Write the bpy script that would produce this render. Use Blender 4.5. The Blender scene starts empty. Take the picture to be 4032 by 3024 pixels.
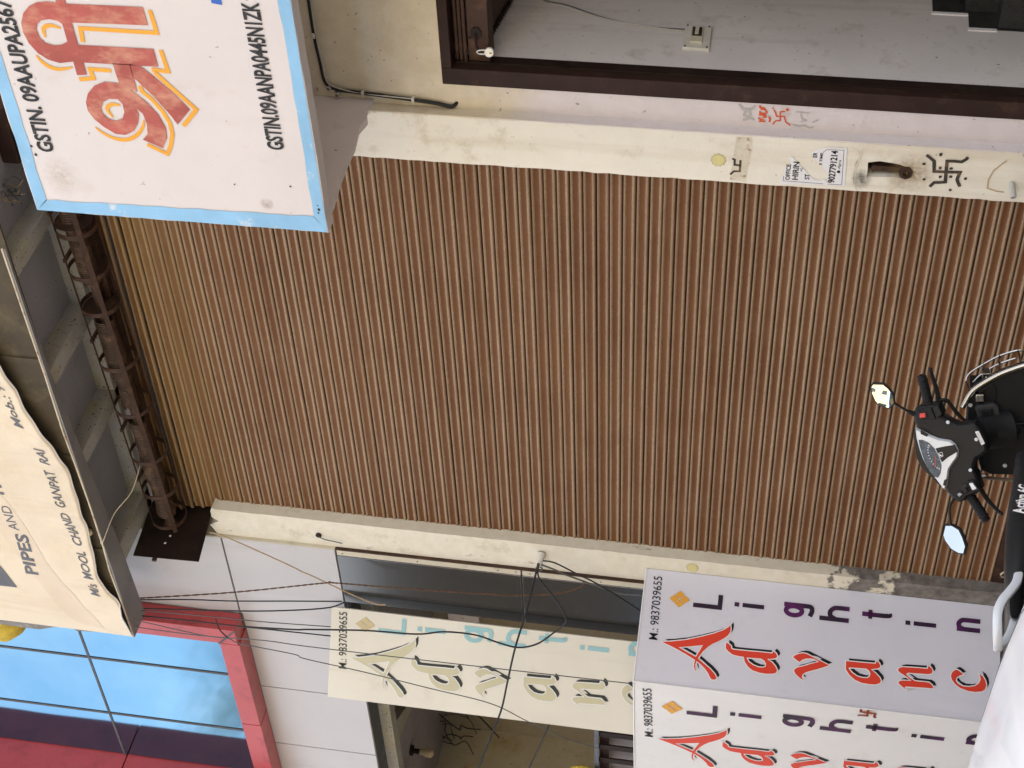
import bpy, math, random
from mathutils import Vector, Matrix, noise
from mathutils.geometry import tessellate_polygon
random.seed(7)
SC = bpy.context.scene
COL = SC.collection

# ------------------------------------------------------------------ camera
CAM_POS = Vector((5.207, -7.095, 1.75))
VIEW = Vector((-0.688, 0.710, 0.154)).normalized()      # looking left along the facade
RIGHT = Vector((0.725, 0.683, 0.090))
RIGHT = (RIGHT - VIEW * RIGHT.dot(VIEW)).normalized()
UP = RIGHT.cross(VIEW)
cam_data = bpy.data.cameras.new('camera')
cam = bpy.data.objects.new('camera', cam_data)
COL.objects.link(cam)
# the phone was held on its side: picture-left is up, picture-top is right
rot = Matrix((-UP, RIGHT, -VIEW)).transposed()
cam.matrix_world = Matrix.Translation(CAM_POS) @ rot.to_4x4()
cam_data.sensor_fit = 'HORIZONTAL'
cam_data.sensor_width = 36.0
cam_data.lens = 55.557
cam_data.clip_end = 2000
SC.camera = cam
SC.render.resolution_x = 1024
SC.render.resolution_y = 768

# ------------------------------------------------------------------ sky, sun, exposure
SUN_EL = math.radians(57); SUN_AZ = math.radians(-12)     # sun stands behind the shop row
world = bpy.data.worlds.new('World'); SC.world = world
world.use_nodes = True
wn = world.node_tree.nodes; wl = world.node_tree.links
sky = wn.new('ShaderNodeTexSky'); sky.sky_type = 'NISHITA'; sky.sun_disc = False
sky.sun_elevation = SUN_EL; sky.sun_rotation = SUN_AZ
sky.air_density = 1.0; sky.dust_density = 3.0; sky.ozone_density = 1.0; sky.altitude = 170
bg = wn['Background']; bg.inputs['Strength'].default_value = 0.12
hs = wn.new('ShaderNodeHueSaturation'); hs.inputs['Saturation'].default_value = 0.30
wl.new(sky.outputs[0], hs.inputs['Color']); wl.new(hs.outputs[0], bg.inputs['Color'])
sun_d = bpy.data.lights.new('sun', 'SUN'); sun_d.energy = 4.2; sun_d.angle = math.radians(0.5)
sun_d.color = (1.0, 0.95, 0.86)
sun = bpy.data.objects.new('sun', sun_d); COL.objects.link(sun)
to_sun = Vector((math.sin(SUN_AZ) * math.cos(SUN_EL), math.cos(SUN_AZ) * math.cos(SUN_EL), math.sin(SUN_EL)))
sun.rotation_euler = to_sun.to_track_quat('Z', 'Y').to_euler()
sun.location = (0, 0, 30)
SC.view_settings.view_transform = 'Standard'
SC.view_settings.look = 'None'
SC.view_settings.gamma = 1.0
SC.view_settings.use_curve_mapping = False
SC.view_settings.exposure = 2.40

# ------------------------------------------------------------------ helpers: geometry
class G:
    """collects verts and faces of one mesh"""
    def __init__(s): s.v = []; s.f = []
    def face(s, pts):
        n = len(s.v); s.v += [tuple(p) for p in pts]; s.f.append(tuple(range(n, n + len(pts))))
    def box(s, x0, x1, y0, y1, z0, z1):
        n = len(s.v)
        s.v += [(x, y, z) for z in (z0, z1) for y in (y0, y1) for x in (x0, x1)]
        for q in ((0,2,3,1),(4,5,7,6),(0,1,5,4),(2,6,7,3),(0,4,6,2),(1,3,7,5)):
            s.f.append(tuple(n + i for i in q))
        return s
    def tube(s, pts, r, seg=8, smooth=True, caps=True):
        pts = [Vector(p) for p in pts]
        rs = r if isinstance(r, (list, tuple)) else [r] * len(pts)
        n0 = len(s.v); up = None
        for i, p in enumerate(pts):
            t = (pts[min(i + 1, len(pts) - 1)] - pts[max(i - 1, 0)])
            t = t.normalized() if t.length > 1e-9 else Vector((0, 0, 1))
            if up is None:
                up = t.orthogonal().normalized()
            up = (up - t * up.dot(t))
            up = up.normalized() if up.length > 1e-6 else t.orthogonal().normalized()
            b = t.cross(up)
            for k in range(seg):
                a = 2 * math.pi * k / seg
                s.v.append(tuple(p + (up * math.cos(a) + b * math.sin(a)) * rs[i]))
        for i in range(len(pts) - 1):
            for k in range(seg):
                a = n0 + i * seg + k; b_ = n0 + i * seg + (k + 1) % seg
                s.f.append((a, b_, b_ + seg, a + seg))
        if caps:
            s.f.append(tuple(n0 + k for k in reversed(range(seg))))
            e = n0 + (len(pts) - 1) * seg
            s.f.append(tuple(e + k for k in range(seg)))
        return s
    def prism(s, poly, fr, d0, d1, hole=None):
        """poly in a frame (o, ex, ez, en): caps at depths d0 and d1 along en"""
        o, ex, ez, en = [Vector(a) for a in fr]
        P = lambda q, d: tuple(o + ex * q[0] + ez * q[1] + en * d)
        loops = [poly] + ([] if not hole else (list(hole) if hasattr(hole[0][0], '__len__') else [hole]))
        flat = [q for L in loops for q in L]
        tris = tessellate_polygon([[Vector((q[0], q[1], 0)) for q in L] for L in loops])
        n = len(s.v); m = len(flat)
        s.v += [P(q, d0) for q in flat]
        if d1 is not None: s.v += [P(q, d1) for q in flat]
        for t in tris:
            s.f.append(tuple(n + i for i in t))
            if d1 is not None: s.f.append(tuple(n + m + i for i in reversed(t)))
        if d1 is not None:
            k = n
            for L in loops:
                c = len(L)
                for i in range(c):
                    j = (i + 1) % c
                    s.f.append((k + i, k + j, k + m + j, k + m + i))
                k += c
        return s
    def lathe(s, prof, o, ax, seg=20, a0=0.0, a1=2 * math.pi):
        """prof: (distance along ax, radius)"""
        o = Vector(o); ax = Vector(ax).normalized(); u = ax.orthogonal().normalized(); w = ax.cross(u)
        n = len(s.v); full = abs(a1 - a0 - 2 * math.pi) < 1e-6; c = seg if full else seg + 1
        for d, r in prof:
            for k in range(c):
                a = a0 + (a1 - a0) * k / seg
                s.v.append(tuple(o + ax * d + (u * math.cos(a) + w * math.sin(a)) * r))
        for i in range(len(prof) - 1):
            for k in range(seg):
                a = n + i * c + k; b = n + i * c + (k + 1) % c
                s.f.append((a, b, b + c, a + c))
        return s
    def loft(s, rings, close=True, caps=True):
        n = len(s.v); m = len(rings[0])
        for R in rings: s.v += [tuple(p) for p in R]
        for i in range(len(rings) - 1):
            for k in range(m if close else m - 1):
                a = n + i * m + k; b = n + i * m + (k + 1) % m
                s.f.append((a, b, b + m, a + m))
        if caps and close:
            s.f.append(tuple(n + k for k in reversed(range(m))))
            e = n + (len(rings) - 1) * m
            s.f.append(tuple(e + k for k in range(m)))
        return s

def smooth_path(pts, k=6):
    """Catmull-Rom through points"""
    P = [Vector(p) for p in pts]; out = []
    for i in range(len(P) - 1):
        a = P[max(i - 1, 0)]; b = P[i]; c = P[i + 1]; d = P[min(i + 2, len(P) - 1)]
        for j in range(k):
            t = j / k
            out.append(0.5 * ((2 * b) + (c - a) * t + (2 * a - 5 * b + 4 * c - d) * t * t + (3 * b - a - 3 * c + d) * t ** 3))
    out.append(P[-1])
    return out

def obj(name, g, m, parent=None, bev=0, smooth=False, angle=40, loc=None):
    me = g
    if isinstance(g, G):
        me = bpy.data.meshes.new(name); me.from_pydata(g.v, [], g.f); me.update()
        import bmesh
        bm = bmesh.new(); bm.from_mesh(me)
        bmesh.ops.recalc_face_normals(bm, faces=bm.faces); bm.to_mesh(me); bm.free()
    if m is not None and not me.materials: me.materials.append(m)
    o = bpy.data.objects.new(name, me); COL.objects.link(o)
    if smooth:
        me.polygons.foreach_set('use_smooth', [True] * len(me.polygons))
        me.set_sharp_from_angle(angle=math.radians(angle))
    if bev:
        md = o.modifiers.new('bevel', 'BEVEL'); md.width = bev; md.segments = 2; md.limit_method = 'ANGLE'; md.angle_limit = math.radians(50)
    if parent is not None:
        o.parent = parent
        if parent.get('_w'):
            o.matrix_parent_inverse = Matrix.Translation(-Vector(parent['_w']))
    elif loc is None and isinstance(g, G) and g.v:
        # origin at the base centre of the thing
        xs, ys, zs = zip(*g.v)
        c = Vector(((min(xs) + max(xs)) / 2, (min(ys) + max(ys)) / 2, min(zs)))
        me.transform(Matrix.Translation(-c)); o.location = c
        o['_w'] = tuple(c)
    if loc is not None: o.location = loc
    return o

def thing(name, label, cat, loc=(0, 0, 0), group=None, local=False, rot=None):
    o = bpy.data.objects.new(name, None); COL.objects.link(o)
    o.empty_display_size = 0.2
    o.location = loc
    if rot is not None: o.rotation_euler = rot
    if not local: o['_w'] = tuple(loc)
    o['label'] = label; o['category'] = cat
    if group: o['group'] = group
    return o
def tag(o, label, cat, group=None):
    o['label'] = label; o['category'] = cat
    if group: o['group'] = group
    return o
def structure(o):
    o['kind'] = 'structure'; return o

def text_poly(txt, bold=0.0, shear=0.0):
    cu = bpy.data.curves.new('lettering', 'FONT'); cu.body = txt; cu.offset = bold; cu.shear = shear
    cu.resolution_u = 3
    t = bpy.data.objects.new('lettering', cu)
    me = bpy.data.meshes.new_from_object(t)
    bpy.data.objects.remove(t); bpy.data.curves.remove(cu)
    return me
def lettering(name, txt, fr, x0, x1, z0, z1, m, parent, bold=0.0, shear=0.0, slope=0.0, d=0.004):
    """flat painted text fitted to the box x0..x1, z0..z1 of frame fr"""
    me = text_poly(txt, bold, shear)
    xs = [v.co.x for v in me.vertices]; ys = [v.co.y for v in me.vertices]
    a, b, c, e = min(xs), max(xs), min(ys), max(ys)
    o, ex, ez, en = [Vector(q) for q in fr]
    for v in me.vertices:
        s = x0 + (v.co.x - a) / (b - a) * (x1 - x0)
        t = z0 + (v.co.y - c) / (e - c) * (z1 - z0) + slope * (s - x0)
        v.co = o + ex * s + ez * t + en * d
    me.materials.append(m)
    ob = bpy.data.objects.new(name, me); COL.objects.link(ob); ob.parent = parent
    if parent.get('_w'): ob.matrix_parent_inverse = Matrix.Translation(-Vector(parent['_w']))
    return ob
def grow(poly, d):
    """offset a polygon outward by d"""
    n = len(poly); A = sum(poly[i][0] * poly[(i + 1) % n][1] - poly[(i + 1) % n][0] * poly[i][1] for i in range(n))
    sg = 1 if A > 0 else -1; out = []
    for i in range(n):
        p = Vector(poly[i - 1]); q = Vector(poly[i]); r = Vector(poly[(i + 1) % n])
        e1 = (q - p); e2 = (r - q)
        if e1.length < 1e-6 or e2.length < 1e-6: out.append(tuple(q)); continue
        n1 = Vector((e1.y, -e1.x)).normalized() * sg; n2 = Vector((e2.y, -e2.x)).normalized() * sg
        m = (n1 + n2)
        if m.length < 1e-6: m = n1
        m.normalize(); k = min(1.8, 1 / max(.35, m.dot(n1)))
        out.append(tuple(q + m * d * k))
    return out
def stroke(pts, w, fr, d=0.004, g=None, taper=False):
    """flat ribbon along a 2D polyline"""
    g = g or G(); P = [Vector(p) for p in pts]; L = []; Rr = []
    for i, p in enumerate(P):
        a = P[max(i - 1, 0)]; b = P[min(i + 1, len(P) - 1)]
        if 0 < i < len(P) - 1:
            t1 = (p - a).normalized(); t2 = (b - p).normalized(); t = (t1 + t2)
            t = t.normalized() if t.length > 1e-3 else t1
            k = 1 / max(.45, math.sqrt(max(0.0, (1 + t1.dot(t2)) / 2)))
        else:
            t = (b - a).normalized(); k = 1
        ww = w * (1 if not taper else (0.35 + 0.65 * math.sin(math.pi * (i + .5) / len(P))))
        nn = Vector((-t.y, t.x)) * ww * .5 * k
        L.append(p + nn); Rr.append(p - nn)
    o, ex, ez, en = [Vector(q) for q in fr]
    W3 = lambda q: o + ex * q[0] + ez * q[1] + en * d
    for i in range(len(P) - 1):
        g.face([W3(L[i]), W3(Rr[i]), W3(Rr[i + 1]), W3(L[i + 1])])
    return g
def disc(c, r, fr, d=.004, g=None, seg=10, jag=0.0, sx=1, sy=1):
    g = g or G(); o, ex, ez, en = [Vector(q) for q in fr]
    pts = []
    for k in range(seg):
        a = 2 * math.pi * k / seg; q = r * (1 + jag * random.uniform(-1, 1))
        pts.append(o + ex * (c[0] + q * sx * math.cos(a)) + ez * (c[1] + q * sy * math.sin(a)) + en * d)
    g.face(pts); return g
def facing(y):       # frame of a wall that looks at the street: x right, z up, outward -y
    return ((0, y, 0), (1, 0, 0), (0, 0, 1), (0, -1, 0))
def facing_x(x):     # wall that looks to +x: horizontal coordinate is y
    return ((x, 0, 0), (0, 1, 0), (0, 0, 1), (1, 0, 0))

# ------------------------------------------------------------------ helpers: materials
def nt(name):
    m = bpy.data.materials.new(name); m.use_nodes = True
    t = m.node_tree; return m, t, t.nodes['Principled BSDF']
def N(t, kind, **kw):
    n = t.nodes.new(kind)
    for k, v in kw.items():
        if k.startswith('i_'):
            n.inputs[k[2:].replace('_', ' ')].default_value = v
        else: setattr(n, k, v)
    return n
def L(t, a, b): t.links.new(a, b)
def ramp(t, fac, p0, p1, c0=(0, 0, 0, 1), c1=(1, 1, 1, 1)):
    r = t.nodes.new('ShaderNodeValToRGB')
    r.color_ramp.elements[0].position = p0; r.color_ramp.elements[1].position = p1
    r.color_ramp.elements[0].color = c0; r.color_ramp.elements[1].color = c1
    L(t, fac, r.inputs[0]); return r.outputs[0]
def mix(t, fac, a, b, blend='MIX'):
    n = t.nodes.new('ShaderNodeMix'); n.data_type = 'RGBA'; n.blend_type = blend
    for s, v in ((0, fac), (6, a), (7, b)):
        if hasattr(v, 'is_output'): L(t, v, n.inputs[s])
        else:
            n.inputs[s].default_value = v if s == 0 else (tuple(v) + (1,) if len(v) == 3 else v)
    return n.outputs[2]
def noise_tex(t, scale, detail=4, rough=.6, stretch=None, coord='Object', dist=0.0):
    tc = t.nodes.new('ShaderNodeTexCoord'); src = tc.outputs[coord]
    if coord == 'World':
        pass
    if stretch:
        mp = t.nodes.new('ShaderNodeMapping'); mp.inputs['Scale'].default_value = stretch
        L(t, src, mp.inputs[0]); src = mp.outputs[0]
    n = t.nodes.new('ShaderNodeTexNoise'); n.inputs['Scale'].default_value = scale
    n.inputs['Detail'].default_value = detail; n.inputs['Roughness'].default_value = rough
    n.inputs['Distortion'].default_value = dist
    L(t, src, n.inputs['Vector']); return n.outputs['Fac']
def surf(name, col, rough=.6, metal=0.0, var=.12, vscale=3.0, dirt=None, streak=None, speck=None, bump=0.0, bscale=80, coat=0.0, rvar=.1, spec=None, stretch=None):
    """general weathered surface: broad tone drift, dirt patches, vertical streaks, specks, fine relief"""
    m, t, b = nt(name)
    n1 = noise_tex(t, vscale, 5, .6, stretch)
    c = mix(t, ramp(t, n1, .3, .7), tuple(x * (1 - var) for x in col), tuple(min(1, x * (1 + var * .6)) for x in col))
    if dirt:
        dc, lo, hi, sc = dirt
        c = mix(t, ramp(t, noise_tex(t, sc, 8, .68, stretch), lo, hi), c, dc)
    if streak:
        dc, lo, hi, sc = streak
        c = mix(t, ramp(t, noise_tex(t, sc, 6, .6, (1, 1, .08)), lo, hi), c, dc)
    if speck:
        dc, lo, hi, sc = speck
        c = mix(t, ramp(t, noise_tex(t, sc, 2, .5), lo, hi), c, dc)
    L(t, c, b.inputs['Base Color'])
    b.inputs['Metallic'].default_value = metal
    if rvar:
        r = t.nodes.new('ShaderNodeMapRange'); r.inputs[3].default_value = max(.02, rough - rvar); r.inputs[4].default_value = min(1, rough + rvar)
        L(t, noise_tex(t, vscale * 3.1, 5, .6), r.inputs[0]); L(t, r.outputs[0], b.inputs['Roughness'])
    else: b.inputs['Roughness'].default_value = rough
    if bump:
        bp = t.nodes.new('ShaderNodeBump'); bp.inputs['Strength'].default_value = bump; bp.inputs['Distance'].default_value = .01
        L(t, noise_tex(t, bscale, 6, .65), bp.inputs['Height']); L(t, bp.outputs[0], b.inputs['Normal'])
    if coat: b.inputs['Coat Weight'].default_value = coat; b.inputs['Coat Roughness'].default_value = .06
    b.inputs['Specular IOR Level'].default_value = spec if spec is not None else (.22 if rough >= .4 and not metal else .4)
    return m

MT = {}
MT['cream'] = surf('cream_plaster', (.78, .73, .625), .75, var=.10, vscale=1.6, dirt=((.50, .41, .28), .55, .80, 5), streak=((.58, .49, .36), .54, .80, 3.5), speck=((.30, .22, .14), .70, .76, 30), bump=.25, bscale=45)
MT['pink'] = surf('pale_pink_plaster', (.64, .575, .57), .7, var=.08, vscale=2, dirt=((.45, .38, .32), .62, .82, 6), speck=((.30, .24, .20), .72, .78, 26), bump=.2, bscale=50)
MT['yellowwall'] = surf('stained_plaster', (.60, .53, .43), .75, var=.12, vscale=1.5, dirt=((.34, .27, .17), .52, .85, 3.5), speck=((.2, .15, .1), .7, .78, 22), bump=.3, bscale=40)
MT['mauve'] = surf('mauve_wall', (.63, .585, .565), .65, var=.10, vscale=1.5, dirt=((.40, .35, .32), .54, .78, 6), streak=((.45, .41, .38), .56, .80, 6), speck=((.15, .12, .11), .73, .76, 40), bump=.12, bscale=60)
MT['soffit'] = surf('grey_soffit', (.34, .32, .335), .8, var=.10, vscale=2, dirt=((.24, .22, .20), .58, .85, 5), speck=((.10, .09, .08), .69, .73, 45), bump=.35, bscale=70)
MT['soffit_beam'] = surf('pale_soffit_beam', (.38, .36, .32), .8, var=.12, vscale=3, dirt=((.36, .32, .17), .48, .75, 4), speck=((.12, .10, .09), .64, .70, 55), bump=.4, bscale=60)
MT['core'] = surf('rough_wall', (.45, .43, .40), .85, var=.1, bump=.3)
MT['brownpaint'] = surf('dark_brown_paint', (.030, .013, .009), .62, var=.35, vscale=6, dirt=((.065, .034, .022), .58, .75, 9), bump=.1, bscale=50, spec=.25)
MT['rustbrown'] = surf('rusty_steel', (.055, .028, .018), .6, metal=.35, var=.3, vscale=8, dirt=((.12, .058, .030), .5, .75, 12), bump=.2, bscale=90)
MT['springrust'] = surf('spring_steel', (.072, .043, .028), .55, metal=.3, var=.35, vscale=9, dirt=((.20, .12, .07), .5, .7, 14), bump=.15)
MT['blacksteel'] = surf('black_sheet_steel', (.020, .011, .008), .55, var=.5, vscale=5, dirt=((.045, .025, .016), .55, .75, 6))
MT['greysheet'] = surf('grey_sheet_metal', (.21, .20, .20), .5, var=.12, vscale=3, dirt=((.12, .11, .10), .56, .8, 5), bump=.08, bscale=25)
MT['lip'] = surf('pale_angle_iron', (.62, .52, .38), .6, var=.15, vscale=8, dirt=((.30, .15, .06), .55, .7, 14))
MT['acp'] = surf('grey_composite_panel', (.52, .495, .49), .32, var=.05, vscale=1.2, dirt=((.44, .42, .40), .60, .85, 4), speck=((.66, .64, .62), .76, .79, 16), streak=((.45, .43, .41), .58, .80, 4), bump=.02, bscale=3)
MT['acp_edge'] = surf('cream_panel_edge', (.58, .52, .40), .5, var=.1, dirt=((.35, .30, .2), .55, .8, 8))
MT['joint'] = surf('joint_sealant', (.10, .10, .105), .6, var=.3, vscale=10)
MT['red'] = surf('red_composite_panel', (.44, .062, .066), .33, var=.10, vscale=2, dirt=((.24, .035, .035), .5, .8, 6), bump=.02, bscale=4)
MT['white'] = surf('white_paint', (.72, .70, .70), .6, var=.05)
MT['signwhite'] = surf('painted_sign_face', (.655, .60, .585), .62, var=.05, vscale=1.5, dirt=((.56, .49, .42), .60, .85, 4), streak=((.58, .52, .46), .60, .9, 5), speck=((.40, .34, .30), .74, .78, 30), bump=.12, bscale=30)
MT['signblue'] = surf('pale_blue_paint', (.27, .50, .72), .6, var=.14, vscale=4, dirt=((.62, .66, .70), .60, .72, 9), bump=.1)
MT['flexgrey'] = surf('printed_flex_grey', (.63, .615, .675), .42, var=.05, vscale=1.2, dirt=((.53, .52, .57), .55, .82, 4), streak=((.55, .535, .58), .56, .8, 5), bump=.10, bscale=3)
MT['flexwhite'] = surf('printed_flex_white', (.74, .72, .71), .42, var=.05, vscale=1.2, dirt=((.60, .575, .54), .58, .85, 4), bump=.03, bscale=4)
MT['flexfaded'] = surf('faded_flex', (.70, .655, .555), .5, var=.06, vscale=1.5, dirt=((.58, .52, .42), .58, .85, 4), streak=((.56, .51, .42), .60, .82, 7), bump=.04, bscale=5)
MT['lred'] = surf('print_red', (.68, .050, .022), .5, var=.04)
MT['lblack'] = surf('print_black', (.006, .006, .007), .5, var=.1)
MT['lwhite'] = surf('print_white', (.78, .74, .74), .4, var=.02)
MT['lpurple'] = surf('print_purple', (.022, .008, .026), .5, var=.25, vscale=6, dirt=((.085, .010, .085), .46, .60, 5))
MT['lorange'] = surf('print_orange', (.72, .34, .035), .4, var=.05)
MT['fcream'] = surf('faded_print_cream', (.55, .51, .34), .5, var=.06)
MT['fdark'] = surf('faded_print_dark', (.038, .042, .036), .5, var=.15)
MT['fblue'] = surf('faded_print_blue', (.30, .50, .52), .5, var=.06)
MT['fsand'] = surf('faded_print_sand', (.56, .46, .26), .5, var=.06)
MT['handblack'] = surf('brushed_black_paint', (.035, .034, .036), .6, var=.5, vscale=14, dirt=((.12, .115, .12), .55, .75, 22))
MT['handred'] = surf('brushed_red_paint', (.43, .105, .085), .6, var=.22, vscale=5, dirt=((.60, .30, .20), .47, .72, 11), stretch=(1.0, 1, .55))
MT['handyellow'] = surf('brushed_yellow_paint', (.78, .36, .045), .6, var=.08, vscale=8)
MT['wire'] = surf('black_cable', (.022, .022, .024), .55, var=.3)
MT['wirethin'] = surf('grey_cable', (.10, .10, .10), .55, var=.3)
MT['wiretan'] = surf('tan_cable', (.40, .29, .17), .6, var=.2, vscale=20)
MT['wireorange'] = surf('twisted_orange_cable', (.11, .055, .028), .6, var=.4, vscale=30)
MT['pvc'] = surf('grey_pvc', (.46, .44, .40), .5, var=.12)
MT['ceramic'] = surf('old_ceramic', (.60, .57, .50), .35, var=.12, vscale=20)
MT['paper'] = surf('poster_paper', (.76, .745, .755), .7, var=.03)
MT['asphalt'] = surf('dusty_asphalt', (.12, .11, .095), .85, var=.25, vscale=1.5, dirt=((.11, .10, .085), .5, .8, 3), bump=.5, bscale=120)
MT['paving'] = surf('paving_stone', (.23, .21, .19), .8, var=.15, vscale=2, dirt=((.12, .10, .09), .5, .8, 5), bump=.35, bscale=60)
MT['granite'] = surf('black_granite', (.030, .030, .028), .30, var=.4, vscale=20, dirt=((.09, .085, .075), .58, .8, 6))
MT['cement'] = surf('grey_cement', (.24, .22, .20), .85, var=.2, vscale=6, dirt=((.40, .37, .33), .55, .7, 10), bump=.5, bscale=60)
MT['plyback'] = surf('stained_board', (.075, .058, .036), .75, var=.25, vscale=3, dirt=((.14, .11, .06), .5, .8, 5), speck=((.06, .05, .04), .66, .72, 60))
MT['bulb'] = surf('dusty_bulb_glass', (.42, .33, .20), .25, var=.2)
MT['brass'] = surf('brass_padlock', (.70, .70, .70), .3, metal=.2, var=.15, vscale=40)
MT['yellowcloth'] = surf('yellow_cloth', (.58, .42, .06), .8, var=.25, vscale=20, bump=.2)

def slat_material():
    m, t, b = nt('painted_shutter_steel')
    tc = N(t, 'ShaderNodeTexCoord'); sx = N(t, 'ShaderNodeSeparateXYZ'); L(t, tc.outputs['Object'], sx.inputs[0])
    geo = N(t, 'ShaderNodeNewGeometry'); oi = N(t, 'ShaderNodeObjectInfo')
    def pos_noise(scale, stretch, detail=5, rough=.6):
        mp = N(t, 'ShaderNodeMapping'); mp.inputs['Scale'].default_value = stretch
        L(t, geo.outputs['Position'], mp.inputs[0])
        n = N(t, 'ShaderNodeTexNoise', i_Scale=scale, i_Detail=detail, i_Roughness=rough); L(t, mp.outputs[0], n.inputs['Vector'])
        return n.outputs['Fac']
    wob = pos_noise(38, (1, 1, 1), 4, .7)                         # ragged edge of the dust bands
    wl_ = N(t, 'ShaderNodeMath', operation='MULTIPLY_ADD'); L(t, wob, wl_.inputs[0]); wl_.inputs[1].default_value = .009; wl_.inputs[2].default_value = -.0045
    zz = N(t, 'ShaderNodeMath', operation='ADD'); L(t, sx.outputs['Z'], zz.inputs[0]); L(t, wl_.outputs[0], zz.inputs[1])
    mr = N(t, 'ShaderNodeMapRange'); mr.inputs[1].default_value = -.0375; mr.inputs[2].default_value = .0375; L(t, zz.outputs[0], mr.inputs[0])
    cr = t.nodes.new('ShaderNodeValToRGB'); e = cr.color_ramp.elements
    e[0].position = 0; e[0].color = (.30, .30, .30, 1); e[1].position = .11; e[1].color = (.42, .42, .42, 1)
    for p, v in ((.165, .92), (.22, 1.0), (.295, .95), (.345, .10), (.50, .02), (.73, .06), (.785, .66), (.86, .90), (.95, .80), (1, .5)):
        q = e.new(p); q.color = (v, v, v, 1)
    L(t, mr.outputs[0], cr.inputs[0])
    per = N(t, 'ShaderNodeMapRange'); per.inputs[3].default_value = .70; per.inputs[4].default_value = 1.08; L(t, oi.outputs['Random'], per.inputs[0])
    du = N(t, 'ShaderNodeMath', operation='MULTIPLY'); L(t, cr.outputs[0], du.inputs[0]); L(t, per.outputs[0], du.inputs[1])
    big = pos_noise(.9, (1, 1, 1.6), 5, .6)
    base = mix(t, ramp(t, big, .35, .68), (.112, .042, .015), (.162, .070, .027))
    red = pos_noise(2.6, (.35, 1, 9), 4, .6)
    base = mix(t, ramp(t, red, .68, .80), base, (.20, .070, .036))
    spots = pos_noise(7, (.5, 1, 6), 6, .7)
    base = mix(t, ramp(t, spots, .60, .82), base, (.19, .105, .060))
    grain = pos_noise(160, (1, 1, 1), 3, .7)
    dust = mix(t, ramp(t, grain, .38, .62), (.30, .205, .130), (.42, .31, .21))
    gold = pos_noise(.55, (1, 1, 1), 3, .5)
    f2 = N(t, 'ShaderNodeMath', operation='MULTIPLY'); L(t, du.outputs[0], f2.inputs[0]); L(t, ramp(t, pos_noise(4.5, (.8, 1, 1.2), 8, .72), .25, .55, (.62, .62, .62, 1)), f2.inputs[1])
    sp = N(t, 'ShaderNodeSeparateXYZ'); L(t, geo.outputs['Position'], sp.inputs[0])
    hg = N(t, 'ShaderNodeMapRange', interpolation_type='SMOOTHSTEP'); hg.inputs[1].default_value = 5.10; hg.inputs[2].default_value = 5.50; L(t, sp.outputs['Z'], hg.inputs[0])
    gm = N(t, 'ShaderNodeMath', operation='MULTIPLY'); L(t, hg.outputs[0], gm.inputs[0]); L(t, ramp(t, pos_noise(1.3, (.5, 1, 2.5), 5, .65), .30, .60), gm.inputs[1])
    base = mix(t, gm.outputs[0], base, (.165, .090, .032))  # worn golden dust near the top, with balcony shade put into its colours
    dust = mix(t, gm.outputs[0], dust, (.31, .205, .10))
    col = mix(t, f2.outputs[0], base, dust)
    # broad hand-high smudges where the dust lies thicker
    col = mix(t, ramp(t, pos_noise(1.6, (1, 1, 1.3), 7, .68), .52, .80, c1=(.30, .30, .30, 1)), col, (.29, .19, .12))
    # fine dust powder also lies on the flat
    col = mix(t, ramp(t, pos_noise(95, (1, 1, 1), 4, .75), .60, .85), col, (.23, .150, .095))
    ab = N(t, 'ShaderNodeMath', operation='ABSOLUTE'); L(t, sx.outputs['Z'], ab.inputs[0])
    col = mix(t, ramp(t, ab.outputs[0], .0342, .0360), col, (.012, .008, .006))  # gap shade between slats put into the colour, near-black at both edges
    L(t, col, b.inputs['Base Color'])
    rr = N(t, 'ShaderNodeMapRange'); rr.inputs[3].default_value = .48; rr.inputs[4].default_value = .85; L(t, f2.outputs[0], rr.inputs[0]); L(t, rr.outputs[0], b.inputs['Roughness'])
    b.inputs['Metallic'].default_value = 0.0; b.inputs['Specular IOR Level'].default_value = .12
    bp = N(t, 'ShaderNodeBump', i_Strength=.25, i_Distance=.004); L(t, pos_noise(220, (1, 1, 1), 4, .7), bp.inputs['Height']); L(t, bp.outputs[0], b.inputs['Normal'])
    return m
MT['slat'] = slat_material()

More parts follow.
